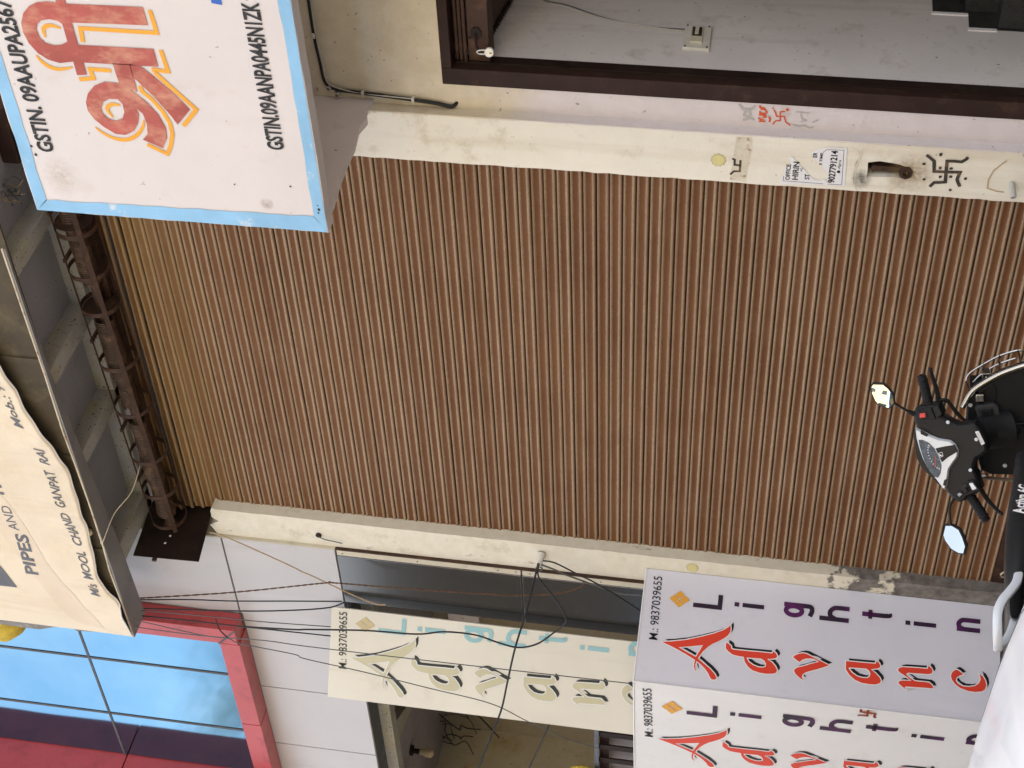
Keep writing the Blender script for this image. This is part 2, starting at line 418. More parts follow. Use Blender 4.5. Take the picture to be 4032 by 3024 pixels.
def jamb_material():
    """cream paint that has come off the lower part of the jamb in ragged patches, cement below"""
    m, t, b = nt('peeling_cream_plaster')
    geo = N(t, 'ShaderNodeNewGeometry'); sx = N(t, 'ShaderNodeSeparateXYZ'); L(t, geo.outputs['Position'], sx.inputs[0])
    n1 = noise_tex(t, 2.2, 8, .62); n2 = noise_tex(t, 14, 5, .6)
    h = N(t, 'ShaderNodeMapRange'); h.inputs[1].default_value = 1.9; h.inputs[2].default_value = .55; L(t, sx.outputs['Z'], h.inputs[0])
    s = N(t, 'ShaderNodeMath', operation='ADD'); L(t, n1, s.inputs[0])
    hm = N(t, 'ShaderNodeMath', operation='MULTIPLY_ADD'); L(t, h.outputs[0], hm.inputs[0]); hm.inputs[1].default_value = .42; hm.inputs[2].default_value = -.26
    L(t, hm.outputs[0], s.inputs[1])
    peel = ramp(t, s.outputs[0], .49, .51)
    c = mix(t, ramp(t, n2, .3, .7), (.66, .60, .47), (.73, .68, .56))
    c = mix(t, ramp(t, noise_tex(t, 4, 8, .7), .58, .8), c, (.44, .36, .25))
    c = mix(t, ramp(t, noise_tex(t, 9, 6, .7, (1, 1, .35)), .63, .70), c, (.33, .28, .20))
    cem = mix(t, ramp(t, n2, .3, .7), (.10, .085, .075), (.24, .215, .19))
    L(t, mix(t, peel, c, cem), b.inputs['Base Color']); b.inputs['Roughness'].default_value = .8
    bp = N(t, 'ShaderNodeBump', i_Strength=.5, i_Distance=.006); bp.invert = True
    L(t, peel, bp.inputs['Height']); L(t, bp.outputs[0], b.inputs['Normal'])
    return m
MT['jamb'] = jamb_material()
def stained_pink():
    """pale pink plaster that turns yellow-brown with damp under the canopy"""
    m, t, b = nt('damp_stained_pink_plaster')
    geo = N(t, 'ShaderNodeNewGeometry'); sx = N(t, 'ShaderNodeSeparateXYZ'); L(t, geo.outputs['Position'], sx.inputs[0])
    n1 = noise_tex(t, 1.8, 7, .62); n2 = noise_tex(t, 7, 7, .65)
    h = N(t, 'ShaderNodeMapRange'); h.inputs[1].default_value = 2.9; h.inputs[2].default_value = 3.9; L(t, sx.outputs['Z'], h.inputs[0])
    s = N(t, 'ShaderNodeMath', operation='MULTIPLY_ADD'); L(t, n1, s.inputs[0]); s.inputs[1].default_value = 1.0; L(t, h.outputs[0], s.inputs[2])
    c = mix(t, ramp(t, n2, .35, .7), (.66, .60, .60), (.60, .54, .53))
    st = mix(t, ramp(t, n2, .35, .72), (.68, .61, .48), (.57, .49, .36))
    c = mix(t, ramp(t, s.outputs[0], .62, 1.25), c, st)
    c = mix(t, ramp(t, noise_tex(t, 26, 2, .5), .71, .76), c, (.30, .24, .20))
    c = mix(t, ramp(t, noise_tex(t, 5, 8, .7), .60, .85), c, (.36, .30, .24))
    L(t, c, b.inputs['Base Color']); b.inputs['Roughness'].default_value = .75
    bp = N(t, 'ShaderNodeBump', i_Strength=.25, i_Distance=.01); L(t, noise_tex(t, 45, 6, .65), bp.inputs['Height']); L(t, bp.outputs[0], b.inputs['Normal'])
    return m
MT['pinkstain'] = stained_pink()

def metal_panel():
    m, t, b = nt('brushed_silver_panel')
    b.inputs['Metallic'].default_value = 1.0
    n = noise_tex(t, 5, 6, .6, (1, 1, 40))
    L(t, mix(t, n, (.125, .122, .118), (.19, .186, .18)), b.inputs['Base Color'])
    r = N(t, 'ShaderNodeMapRange'); r.inputs[3].default_value = .11; r.inputs[4].default_value = .19; L(t, n, r.inputs[0]); L(t, r.outputs[0], b.inputs['Roughness'])
    return m
MT['silverpanel'] = metal_panel()
def stain_material(name, col, strength=.7):
    """a soft-edged seep mark: dense in the middle, broken up by noise, clear at the rim"""
    m, t, b = nt(name)
    tc = N(t, 'ShaderNodeTexCoord'); mp = N(t, 'ShaderNodeMapping'); mp.inputs['Location'].default_value = (-1, -1, -1); mp.inputs['Scale'].default_value = (2, 2, 2)
    L(t, tc.outputs['Generated'], mp.inputs[0])
    ln = N(t, 'ShaderNodeVectorMath', operation='LENGTH')
    fl = N(t, 'ShaderNodeVectorMath', operation='MULTIPLY'); fl.inputs[1].default_value = (1, 0, 1); L(t, mp.outputs[0], fl.inputs[0]); L(t, fl.outputs[0], ln.inputs[0])
    inv = N(t, 'ShaderNodeMapRange'); inv.inputs[1].default_value = 1.0; inv.inputs[2].default_value = .1; L(t, ln.outputs['Value'], inv.inputs[0])
    nz = ramp(t, noise_tex(t, 38, 6, .7), .30, .72)
    mu = N(t, 'ShaderNodeMath', operation='MULTIPLY'); L(t, inv.outputs[0], mu.inputs[0]); L(t, nz, mu.inputs[1])
    m2 = N(t, 'ShaderNodeMath', operation='MULTIPLY'); L(t, mu.outputs[0], m2.inputs[0]); m2.inputs[1].default_value = strength
    b.inputs['Base Color'].default_value = tuple(col) + (1,); b.inputs['Roughness'].default_value = .8; b.inputs['Specular IOR Level'].default_value = .1
    L(t, m2.outputs[0], b.inputs['Alpha'])
    return m
def mirror_glass():
    m, t, b = nt('blue_mirror_glass')
    b.inputs['Metallic'].default_value = 1.0; b.inputs['Roughness'].default_value = .07
    L(t, mix(t, ramp(t, noise_tex(t, .8, 6, .6), .35, .75), (.118, .275, .425), (.20, .36, .48)), b.inputs['Base Color'])
    bp = N(t, 'ShaderNodeBump', i_Strength=.10, i_Distance=.05); L(t, noise_tex(t, 1.1, 2, .5), bp.inputs['Height']); L(t, bp.outputs[0], b.inputs['Normal'])
    return m
MT['blueglass'] = mirror_glass()
def plain(name, col, rough, metal=0.0, coat=0.0, alpha=None, trans=0.0):
    m, t, b = nt(name)
    b.inputs['Base Color'].default_value = tuple(col) + (1,); b.inputs['Roughness'].default_value = rough
    b.inputs['Metallic'].default_value = metal; b.inputs['Coat Weight'].default_value = coat; b.inputs['Coat Roughness'].default_value = .04
    b.inputs['Transmission Weight'].default_value = trans
    return m

# ================================================================== ground
g = G(); S = 160
g.face([(-S, -S, 0), (S, -S, 0), (S, S, 0), (-S, S, 0)])
ground = structure(obj('ground', g, MT['asphalt'], loc=(0, 0, 0)))
pav = G().box(-14, 9, -1.15, 0.0, 0, .012)
structure(obj('pavement', pav, MT['paving']))

# ================================================================== the shop building with the tall shutter
shop = thing('shop_building', 'cream plastered shop front with a tall closed shutter and a side passage', 'building', (-1.4, .3, 0))
# right-hand pillar: a face plate with the broken-out hole, and the body behind it
HOLE = [(.184, 1.288), (.276, 1.293), (.289, 1.234), (.282, 1.167), (.275, 1.128), (.258, 1.079), (.236, 1.056), (.204, 1.060), (.190, 1.100), (.193, 1.156)]
def ragged(a, b, n, amp):
    out = []
    for i in range(n):
        k = i / n; out.append((a[0] + (b[0] - a[0]) * k + random.uniform(-amp, amp), a[1] + (b[1] - a[1]) * k))
    return out
left_edge = [(.088 + random.uniform(-.0035, .0035) * (1 if i else 0), 4.2 - 4.2 * i / 60) for i in range(61)]
right_edge = [(.393 + random.uniform(-.003, .003), 4.2 * i / 50) for i in range(51)]
g = G().prism(left_edge + right_edge, facing(-.02), 0.08, 0.0, hole=HOLE)
pillar = obj('pillar', g, MT['cream'], shop)
g = G().box(.089, .391, .06, .6, 0, 6.6); g.box(.089, .391, -.02, .06, 1.35, 6.6); g.box(.089, .391, -.02, .06, 0, 1.0); g.box(.30, .391, -.02, .06, 1.0, 1.35); g.box(.089, .17, -.02, .06, 1.0, 1.35)
obj('pillar_body', g, MT['cement'], shop)
# iron lock eye sitting in the hole, and a conduit stub lower down
g = G().lathe([(0, .018), (0, .034), (.03, .036), (.045, .032), (.045, .017), (0, .018)], (.224, -.075, 1.097), (.25, -1, -.1), 24)
ring = obj('lock_eye', g, MT['rustbrown'], shop, smooth=True)
g = G().box(.205, .240, -.075, -.03, 1.10, 1.27); obj('lock_bar', g, MT['rustbrown'], shop, bev=.004)
g = G().lathe([(0, .016), (.085, .016), (.085, .011), (0, .011)], (.205, -.095, .553), (-.45, -.85, -.16), 16)
obj('conduit_stub', g, MT['pvc'], shop, smooth=True)
# wall between the pillar and the passage, and over the passage door
g = G().box(.385, .548, -.02, .3, 0, 6.6); g.box(.548, 3.4, -.02, .3, 3.572, 6.6); g.box(2.1, 3.4, -.02, .3, 0, 3.572)
wall_pink = obj('side_wall', g, MT['pinkstain'], shop)
obj('pillar_side', G().box(.390, .398, -.097, -.02, 0, 4.2), MT['pinkstain'], shop)
# left jamb: front face with a chipped top and its inner side
top = [(-3.34, 5.50), (-3.25, 5.545), (-3.20, 5.47), (-3.165, 5.515), (-3.10, 5.515), (-3.06, 5.50)]
le = [(-3.075 + random.uniform(-.003, .003), 5.48 - 5.48 * i / 60) for i in range(61)]
g = G().prism(top + le + [(-3.34, 0)], facing(.25), .35, 0.0)
jamb = obj('jamb', g, MT['jamb'], shop)
# wall behind the spring drum, balcony soffit and its beams
g = G().box(-3.55, .42, .075, .3, 5.55, 6.75); obj('lintel_wall', g, MT['soffit'], shop)
g = G().box(-3.34, .37, -.64, .075, 6.175, 6.26); obj('balcony_soffit', g, MT['soffit'], shop)
for x0, x1 in ((-.55, -.43), (-1.435, -1.302), (-2.20, -2.08), (-3.28, -3.10)):
    g = G().box(x0, x1, -.64, .075, 6.05, 6.18); obj('ceiling_beam', g, MT['soffit_beam'], shop, bev=.006)
g = G().box(-3.34, .37, -.655, -.64, 6.052, 7.7); obj('slab_edge', g, MT['plyback'], shop)
g = G().box(-3.34, .37, .012, .075, 6.05, 6.175); obj('wall_band', g, MT['soffit_beam'], shop, bev=.005)
# the building mass behind and above
g = G().box(-3.6, .40, .30, 9, 0, 6.2); g.box(-3.6, 6.5, .10, 9, 6.75, 10.6); obj('rear_mass', g, MT['core'], shop)
g = G().box(3.4, 6.5, .0, 9, 0, 6.75); obj('corner_mass', g, MT['pink'], shop)
# brown timber under the slab above the blue bordered sign, with dusty wire stuck to it
g = G().box(-.03, .36, -.25, .06, 6.06, 6.17); obj('timber', g, MT['brownpaint'], shop, bev=.01)

# ---- the passage beside the shop
MT['wallx'] = MT['mauve']
g = G().box(.58, .658, .10, 4, 0, 3.62); g.box(2.05, 2.2, .10, 4, 0, 3.62); obj('passage_wall', g, MT['mauve'], shop)
g = G().box(.40, 3.4, .10, 4.2, 3.62, 3.75); g.box(.40, 3.4, 4, 4.2, 0, 3.62); obj('passage_ceiling', g, MT['soffit'], shop)
g = G().box(.40, 3.4, .30, 9, 3.75, 6.75); g.box(.40, .58, .3, 9, 0, 3.75); obj('passage_mass', g, MT['core'], shop)
frame = obj('door_frame', G().box(.548, .648, -.028, .085, 0, 3.57).box(.648, 2.1, -.026, .085, 3.515, 3.57).box(2.0, 2.1, -.026, .085, 0, 3.515), MT['brownpaint'], shop, bev=.004)
g = G().box(.649, .662, .03, .095, 0, 3.5); obj('shutter_guide', g, MT['blacksteel'], shop)
# steps of dark granite that climb away from the street, with a stepped skirting on the wall
for i in range(6):
    y0 = .50 + .155 * i; zt = .50 + .165 * i
    g = G().box(.665, 2.045, y0, y0 + .155 if i < 5 else 3.9, 0, zt); obj('step', g, MT['granite'], shop, bev=.004)
sk = [(.50, .66), (.642, .66), (.642, .815), (.79, .815), (.79, 1.003), (.95, 1.003), (.95, 1.19), (1.10, 1.19), (1.10, 1.38), (1.5, 1.38), (1.5, .3), (.50, .3)]
sk = [(.645, .30), (.645, .814), (.79, .814), (.79, 1.003), (.95, 1.003), (.95, 1.19), (1.10, 1.19), (1.10, 1.40), (1.6, 1.40), (1.6, .30)]
g = G().prism(sk, facing_x(.658), 0.006, 0.0); obj('stepped_skirting', g, MT['granite'], shop)
for a, b in (((.645, .812), (.79, .812)), ((.79, 1.001), (.95, 1.001))):
    pass
g = G()
for y0, y1, z in ((.625, .648, (.67, .82)), (.775, .796, (.815, 1.01))): g.box(.658, .6665, y0, y1, z[0], z[1])
obj('white_edging', g, MT['white'], shop)
g = G().box(.70, 2.0, .40, .52, 0, .5); obj('grey_riser', g, MT['cement'], shop)

# ---- rolled-up shutter of the passage: bottom bar with hasp, slats bunched above it
rs = thing('raised_shutter', 'dark brown shutter rolled up under the lintel of the passage door', 'shutter', (1.3, .05, 3.32))
for i in range(3):
    z = 3.437 + .024 * i
    obj('slat', G().box(.66, 2.0, .03 + .006 * i, .045 + .006 * i, z, z + .020), MT['rustbrown'], rs, bev=.006)
obj('bottom_bar', G().box(.60, 2.04, .045, .055, 3.318, 3.432), MT['rustbrown'], rs, bev=.003)
obj('bar_flange', G().box(.60, 2.04, .055, .17, 3.318, 3.328), MT['rustbrown'], rs)
pan = G(); pan.prism([(.17, 3.362), (.72, 3.298), (1.2, 3.245), (1.2, 3.60), (.17, 3.60)], facing_x(.664), .02, 1.35)
obj('shutter_hood', pan, MT['rustbrown'], rs)
for k in range(16):
    y = .20 + .032 * k; z = 3.358 - .1164 * (y - .17) - .005
    obj('rib', G().box(.69, .72, y, y + .016, z - .006, z + .02), MT['blacksteel'], rs)
g = G(); disc((0.83, 3.385), .032, facing(.043), .004, g, 14, .12); obj('hasp_plate', G().prism([(.83 + .034 * math.cos(a) * (1.15 if k % 2 else .85), 3.385 + .03 * math.sin(a)) for k, a in enumerate([2 * math.pi * i / 14 for i in range(14)])], facing(.045), .008, 0), MT['blacksteel'], rs)
obj('hasp', G().tube([(.83, .03, 3.385), (.80, .02, 3.385), (.765, .018, 3.383), (.745, .02, 3.372)], .006, 8), MT['blacksteel'], rs, smooth=True)
for x in (.63, .80, 1.15): obj('rivet', G().lathe([(0, .008), (.004, .006), (.006, 0)], (x, .045, 3.42), (0, -1, 0), 10), MT['blacksteel'], rs, smooth=True)
pl = thing('padlock', 'round brass padlock hanging from the hasp of the rolled-up shutter', 'padlock', (.738, .012, 3.285))
obj('body', G().lathe([(-.012, 0), (-.012, .022), (-.008, .026), (.008, .026), (.012, .022), (.012, 0)], (.738, .012, 3.312), (.35, -1, 0), 28), MT['brass'], pl, smooth=True)
sh = [(.726, .012, 3.332), (.725, .010, 3.365), (.738, .006, 3.378), (.750, .004, 3.365), (.750, .012, 3.332)]
obj('shackle', G().tube(smooth_path(sh, 5), .0042, 8), MT['brass'], pl, smooth=True)
obj('keyhole', G().box(.7395, .7425, -.004, .0, 3.296, 3.310), MT['lblack'], pl)

# ---- switch plate and thin wires on the passage wall
sw = thing('switch_board', 'small cream switch board with a dark breaker on the passage wall', 'switch board', (.66, .39, 2.17))
F = facing_x(.658)
obj('plate', G().prism([(.266, 2.171), (.502, 2.176), (.509, 2.321), (.274, 2.316)], F, .018, 0), MT['ceramic'], sw, bev=.003)
obj('breaker', G().prism([(.315, 2.215), (.465, 2.219), (.467, 2.283), (.318, 2.279)], F, .030, .015), MT['acp_edge'], sw, bev=.003)
obj('breaker_window', G().prism([(.372, 2.222), (.458, 2.225), (.46, 2.277), (.374, 2.274)], F, .034, .028), MT['granite'], sw)
for q in (.385, .405, .425, .445): obj('toggle', G().prism([(q, 2.240), (q + .012, 2.240), (q + .012, 2.26), (q, 2.26)], F, .040, .032), MT['acp_edge'], sw)
for q in ((.285, 2.186), (.492, 2.19), (.285, 2.303), (.495, 2.307)):
    obj('screw', G().lathe([(0, .006), (.003, .005), (.004, 0)], (.676, q[0], q[1]), (1, 0, 0), 10), MT['blacksteel'], sw, smooth=True)
pw = [(.664, .90, 3.25), (.664, .704, 3.149), (.664, .636, 2.990), (.664, .536, 2.761), (.664, .480, 2.531), (.664, .452, 2.32)]
tag(obj('wall_wire', G().tube(smooth_path(pw, 5), .0035, 6), MT['pvc'], smooth=True), 'thin pale wire running down the passage wall to the switch board', 'wire')
pw2 = [(x, y + .010 + .012 * math.sin(z * 9), z) for x, y, z in pw]
tag(obj('wall_wire', G().tube(smooth_path(pw2, 5), .003, 6), MT['wirethin'], smooth=True), 'second darker wire twisted beside the pale one on the passage wall', 'wire')

# ---- black cable along the wall over the passage and down beside the pillar
cb = [(1.9, -.035, 4.25), (1.014, -.035, 4.252), (.811, -.035, 4.250), (.642, -.035, 4.238), (.520, -.035, 4.225), (.480, -.036, 4.17), (.466, -.036, 4.043), (.442, -.036, 3.751), (.428, -.036, 3.614), (.414, -.036, 3.538), (.420, -.03, 3.512), (.432, -.012, 3.500)]
tag(obj('wall_cable', G().tube(smooth_path(cb, 6), .0105, 8), MT['wire'], smooth=True), 'thick black cable clipped along the wall under the blue bordered sign', 'cable')
cb2 = [(x + .012 * math.sin(z * 14), y - .006, z - .012) for x, y, z in cb[:8]]
tag(obj('wall_cable', G().tube(smooth_path(cb2, 6), .004, 6), MT['pvc'], smooth=True), 'thin pale wire strapped to the thick black wall cable', 'cable')
for i, (x, z) in enumerate(((.462, 4.02), (.443, 3.74), (.81, 4.252))):
    o = obj('cable_clip', G().box(x - .016, x + .016, -.050, -.022, z - .008, z + .008), MT['ceramic'], bev=.003)
    tag(o, ['small white clip on the black cable near its bend', 'small white clip halfway down the black cable by the pillar', 'small white clip on the black cable over the passage door'][i], 'cable clip', 'clips on the black wall cable')
for i, (x, z) in enumerate(((.515, 4.21), (.475, 4.165))):
    o = obj('conduit_end', G().lathe([(0, .016), (.03, .016), (.03, .010), (0, .010)], (x - .03, -.022, z), (0, -1, 0), 14), MT['pvc'], smooth=True)
    tag(o, ['open end of a white conduit in the corner above the cable bend', 'lower open conduit end in the corner by the cable bend'][i], 'conduit')

# ================================================================== the tall shutter
PITCH = .075
sh_ = thing('rolling_shutter', 'tall closed rolling shutter of dusty brown steel slats', 'shutter', (-1.5, 0, .01))
prof = [(-.0375, .005), (-.0360, -.001), (-.0315, -.009), (-.0245, -.0130), (-.0165, -.0118), (-.0105, -.0062), (-.0020, -.0042), (.0140, -.0042), (.0200, -.0072), (.0275, -.0105), (.0335, -.0075), (.0362, -.001), (.0375, .005)]
slat_meshes = []
for var in range(5):                     # five lengths of rolled steel, each with its own slight dents
    g = G(); NS = 16; xs = [-3.16 + 3.30 * i / NS for i in range(NS + 1)]
    for z, y in prof:
        for x in xs:
            dent = .0035 * noise.noise(Vector((x * 1.7, var * 9.1, z * 6))) + .0025 * noise.noise(Vector((x * 5.0, var * 3.7, 1.0)))
            g.v.append((x + 1.5, y + dent, z + .0011 * noise.noise(Vector((x * 1.3, var * 5.3, 7.0)))))
    for i in range(len(prof) - 1):
        for q in range(NS):
            a = i * (NS + 1) + q; g.f.append((a, a + 1, a + NS + 2, a + NS + 1))
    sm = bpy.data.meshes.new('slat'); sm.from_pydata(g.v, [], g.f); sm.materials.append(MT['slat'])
    sm.polygons.foreach_set('use_smooth', [True] * len(sm.polygons)); sm.set_sharp_from_angle(angle=math.radians(50)); sm.update()
    slat_meshes.append(sm)
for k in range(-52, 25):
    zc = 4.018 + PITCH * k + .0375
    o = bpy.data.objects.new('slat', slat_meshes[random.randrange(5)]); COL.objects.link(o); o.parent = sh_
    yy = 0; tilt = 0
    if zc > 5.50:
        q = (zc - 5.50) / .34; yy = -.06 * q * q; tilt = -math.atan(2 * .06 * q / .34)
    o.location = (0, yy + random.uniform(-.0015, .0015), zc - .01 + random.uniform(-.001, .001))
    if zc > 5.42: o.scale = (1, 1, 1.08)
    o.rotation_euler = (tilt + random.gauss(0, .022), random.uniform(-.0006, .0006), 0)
obj('backing_sheet', G().box(-3.3, .2, .03, .045, 0, 5.5), MT['blacksteel'], sh_)
rail = obj('bottom_rail', G().box(-3.15, .13, -.012, .004, .0, .118).box(-3.15, .13, -.05, -.012, .0, .012), MT['rustbrown'], sh_, bev=.002)
for i in range(20):
    obj('rivet', G().lathe([(0, .007), (.003, .006), (.005, 0)], (-3.02 + .16 * i, -.012, .072), (0, -1, 0), 8), MT['springrust'], rail, smooth=True)
g = G().tube([(-2.93, -.03, .03), (-2.90, -.05, .055), (-2.93, -.06, .085), (-2.97, -.05, .07), (-2.96, -.04, .03)], .006, 6)
obj('pull_ring', g, MT['lip'], rail, smooth=True)
# spring drum
DY = -.20
def drum_z(x): return 5.862 + (x + .6) * .0285
def drad(x):
    for a, b, r0, r1 in ((.10, -.93, .058, .055), (-1.22, -1.66, .058, .062), (-1.66, -1.80, .062, .046), (-1.80, -1.97, .046, .060), (-2.12, -2.24, .056, .050), (-2.24, -2.62, .050, .062), (-2.62, -2.78, .062, .050), (-2.78, -3.04, .050, .060)):
        if b <= x <= a:
            q = (a - x) / (a - b); q = q * q * (3 - 2 * q); return r0 + (r1 - r0) * q
    return None
drum = obj('shaft', G().tube([(.18, DY, drum_z(.18)), (-3.28, DY, drum_z(-3.28))], .024, 14), MT['springrust'], sh_, smooth=True)
for a, b in ((.10, -.93), (-1.22, -1.97), (-2.12, -3.04)):
    pts = []; turns = (a - b) / .0165; n = int(turns * 14)
    for i in range(n + 1):
        x = a + (b - a) * i / n; th = 2 * math.pi * turns * i / n; r = (drad(x) or .056) + .002 * math.sin(x * 37)
        gapx = .010 * math.sin(x * 11)
        pts.append((x + gapx * .2, DY + r * math.cos(th), drum_z(x) + r * math.sin(th)))
    obj('spring', G().tube(pts, .0064, 5), MT['springrust'], sh_, smooth=True)
for i, x in enumerate((-.20, -.50, -.81, -1.10, -1.57, -1.97, -2.42, -2.77, -3.07)):
    rr_ = .125
    g = G().lathe([(-.016, rr_), (.016, rr_), (.016, rr_ - .005), (-.016, rr_ - .005), (-.016, rr_)], (x, DY, drum_z(x) - .01), (1, .06 * math.sin(i * 2.1), .05 * math.cos(i * 1.7)), 36)
    obj('hoop', g, MT['rustbrown'], sh_, smooth=True)
for x in (-1.12, -.45):
    g = G().lathe([(0, 0), (0, .115), (.004, .115), (.004, 0)], (x, DY, drum_z(x) - .01), (1, 0, 0), 28); obj('wheel_disc', g, MT['rustbrown'], sh_, smooth=True)
for ang, x0, x1 in ((-2.55, .15, -3.12), (1.75, .15, -3.18), (-.6, .15, -3.1)):
    c, s = math.cos(ang), math.sin(ang); R_ = .130; g = G(); rings = []
    for x in (x0, x1):
        o = Vector((x, DY + R_ * c, drum_z(x) - .01 + R_ * s)); tz = Vector((0, -s, c)); nn = Vector((0, c, s))
        w_ = .015 if ang != 1.75 else .007
        rings.append([o + tz * w_ - nn * .003, o + tz * w_ + nn * .003, o - tz * w_ + nn * .003, o - tz * w_ - nn * .003])
    obj('tie_bar', G().loft(rings), MT['rustbrown'], sh_)
for x in (-.33, -.68, -1.33, -2.12, -2.60):
    obj('spoke', G().box(x - .012, x + .012, DY - .12, DY + .02, drum_z(x) + .06, drum_z(x) + .075), MT['rustbrown'], sh_)
HS = lambda c: [(c[0] + .011 * math.cos(2 * math.pi * i / 10), c[1] + .011 * math.sin(2 * math.pi * i / 10)) for i in range(10)]
g = G().prism([(-.497, 5.972), (-.486, 5.492), (-.15, 5.53), (.045, 5.56), (.06, 6.01), (-.078, 6.005)], facing_x(-3.2), .006, 0, hole=[HS((-.285, 5.77)), HS((-.355, 5.785))])
plate = obj('side_plate', g, MT['blacksteel'], sh_)
obj('plate_bolt', G().box(-3.215, -3.2, -.515, -.49, 5.80, 5.83), MT['rustbrown'], plate)
obj('axle_boss', G().lathe([(-.07, .030), (0, .036), (.0, .05), (.02, .05)], (-3.15, DY, drum_z(-3.15)), (-1, 0, 0), 18), MT['springrust'], sh_, smooth=True)
obj('curtain_top', G().box(-3.1, .12, -.12, -.06, 5.80, 5.90), MT['rustbrown'], sh_)
LET={'A':([(284,160),(294,222),(314,312),(344,402),(378,491),(410,557),(436,591),(451,604),(423,607),(399,604),(378,592),(354,566),(331,532),(310,497),(285,467),(251,438),(211,415),(198,411),(174,446),(140,495),(107,530),(85,543),(72,538),(69,515),(83,500),(107,487),(136,463),(165,428),(181,403),(161,397),(138,398),(118,403),(108,410),(121,396),(142,388),(167,388),(187,392),(198,370),(217,331),(243,273),(265,215)],[(260,274),(274,344),(294,434),(243,411),(208,394),(219,368),(239,320)]),'d':([(329,585),(323,602),(310,619),(292,624),(287,637),(288,728),(291,819),(291,892),(307,901),(294,919),(277,928),(264,923),(257,904),(249,863),(231,897),(206,921),(184,934),(165,929),(155,907),(150,867),(152,822),(162,775),(184,742),(214,719),(246,710),(248,668),(253,635),(271,606),(288,587)],[(243,727),(246,773),(248,823),(236,846),(217,859),(198,858),(189,841),(188,809),(199,772),(217,743)]),'v':([(283,1031),(296,1043),(308,1064),(317,1095),(315,1118),(300,1155),(281,1202),(256,1269),(241,1240),(218,1188),(201,1144),(189,1118),(173,1101),(156,1098),(135,1109),(152,1080),(172,1056),(189,1045),(203,1047),(217,1066),(231,1106),(251,1150),(271,1202),(284,1174),(288,1147),(283,1116),(272,1094),(255,1075),(267,1054)],None),'a':([(297,1376),(299,1470),(302,1568),(320,1572),(311,1589),(293,1599),(279,1596),(271,1578),(261,1539),(239,1571),(212,1599),(193,1608),(176,1601),(164,1575),(161,1535),(164,1486),(179,1441),(207,1404),(241,1379)],[(257,1396),(260,1454),(262,1510),(250,1528),(233,1538),(211,1535),(200,1520),(198,1489),(204,1453),(223,1421),(246,1398)]),'n':([(277,1712),(292,1721),(301,1745),(305,1818),(308,1902),(329,1906),(317,1925),(296,1935),(279,1929),(273,1907),(270,1844),(267,1779),(257,1766),(240,1782),(217,1825),(218,1914),(205,1933),(183,1945),(181,1896),(177,1824),(174,1766),(167,1761),(153,1772),(170,1747),(187,1724),(197,1720),(205,1726),(212,1750),(216,1803),(243,1763),(261,1728)],None),'c':([(280,2052),(301,2058),(318,2072),(325,2089),(315,2109),(297,2129),(287,2105),(269,2086),(249,2084),(231,2099),(219,2131),(220,2170),(231,2208),(252,2231),(278,2241),(300,2237),(314,2229),(300,2254),(272,2271),(242,2277),(216,2270),(200,2252),(191,2209),(193,2161),(207,2112),(230,2078),(256,2058)],None)}
SHRI={'stem':[(1595,5012),(1600,4645),(1507,4639),(1498,5013)],'loop':[(1591,5008),(1598,5053),(1602,5109),(1594,5158),(1572,5201),(1532,5240),(1480,5264),(1429,5268),(1373,5254),(1323,5224),(1290,5180),(1275,5126),(1287,5060),(1301,5018),(1389,5016),(1511,5014)],'loop_h':[(1449,5197),(1480,5185),(1502,5158),(1510,5114),(1502,5078),(1488,5060),(1397,5054),(1376,5091),(1370,5130),(1381,5171),(1408,5192)],'bar':[(1637,5062),(1639,5015),(1220,5004),(1214,5054)],'stem2':[(1380,5008),(1383,4639),(1288,4635),(1286,5010)],'neck':[(1291,4860),(1291,4772),(1138,4769),(1170,4851)],'ring':[(1064,5046),(1114,5024),(1161,4979),(1186,4925),(1185,4867),(1162,4820),(1127,4774),(1082,4731),(1020,4690),(945,4667),(888,4673),(824,4706),(843,4746),(867,4800),(903,4768),(965,4760),(1019,4768),(1050,4796),(1012,4789),(961,4805),(915,4835),(888,4885),(890,4934),(925,4985),(967,5025),(1015,5048)],'ring_h':[(1037,4974),(1071,4957),(1092,4922),(1093,4878),(1067,4860),(1023,4860),(983,4878),(967,4917),(978,4953),(1009,4976)],'leg':[(1294,4776),(1284,4721),(1231,4666),(1146,4588),(1060,4523),(969,4603),(1014,4624),(1117,4689),(1223,4773)]}
SHRIY=[[(1586,4615),(1469,4605),(1470,4977),(1396,4981)],[(1379,4605),(1265,4592),(1270,4672)],[(1257,4660),(1188,4603),(1062,4491),(963,4575)],[(1310,5235),(1277,5217),(1248,5181),(1240,5134),(1255,5068)],[(1250,4877),(1251,4982),(1201,4975),(1190,5050)],[(1464,5073),(1476,5122),(1456,5161),(1410,5163)],[(1058,4874),(1060,4915),(1033,4946),(985,4927)],[(1175,4749),(1145,4746),(1111,4710),(1043,4666),(974,4641),(913,4641),(844,4662),(791,4690),(840,4784)],[(921,5033),(885,4995),(861,4940),(860,4881),(893,4824),(941,4785),(981,4771)]]
POST= [(147, 1738), (158, 1723), (212, 1718), (232, 1689), (278, 1703), (281, 1685), (240, 1650), (217, 1628), (180, 1596), (146, 1567), (143, 1538), (153, 1505), (139, 1496), (129, 1483), (169, 1490), (180, 1486), (206, 1504), (237, 1527), (262, 1549), (282, 1574), (314, 1589), (323, 1585), (354, 1533), (359, 1409), (117, 1397), (113, 1492), (115, 1510), (100, 1738)]
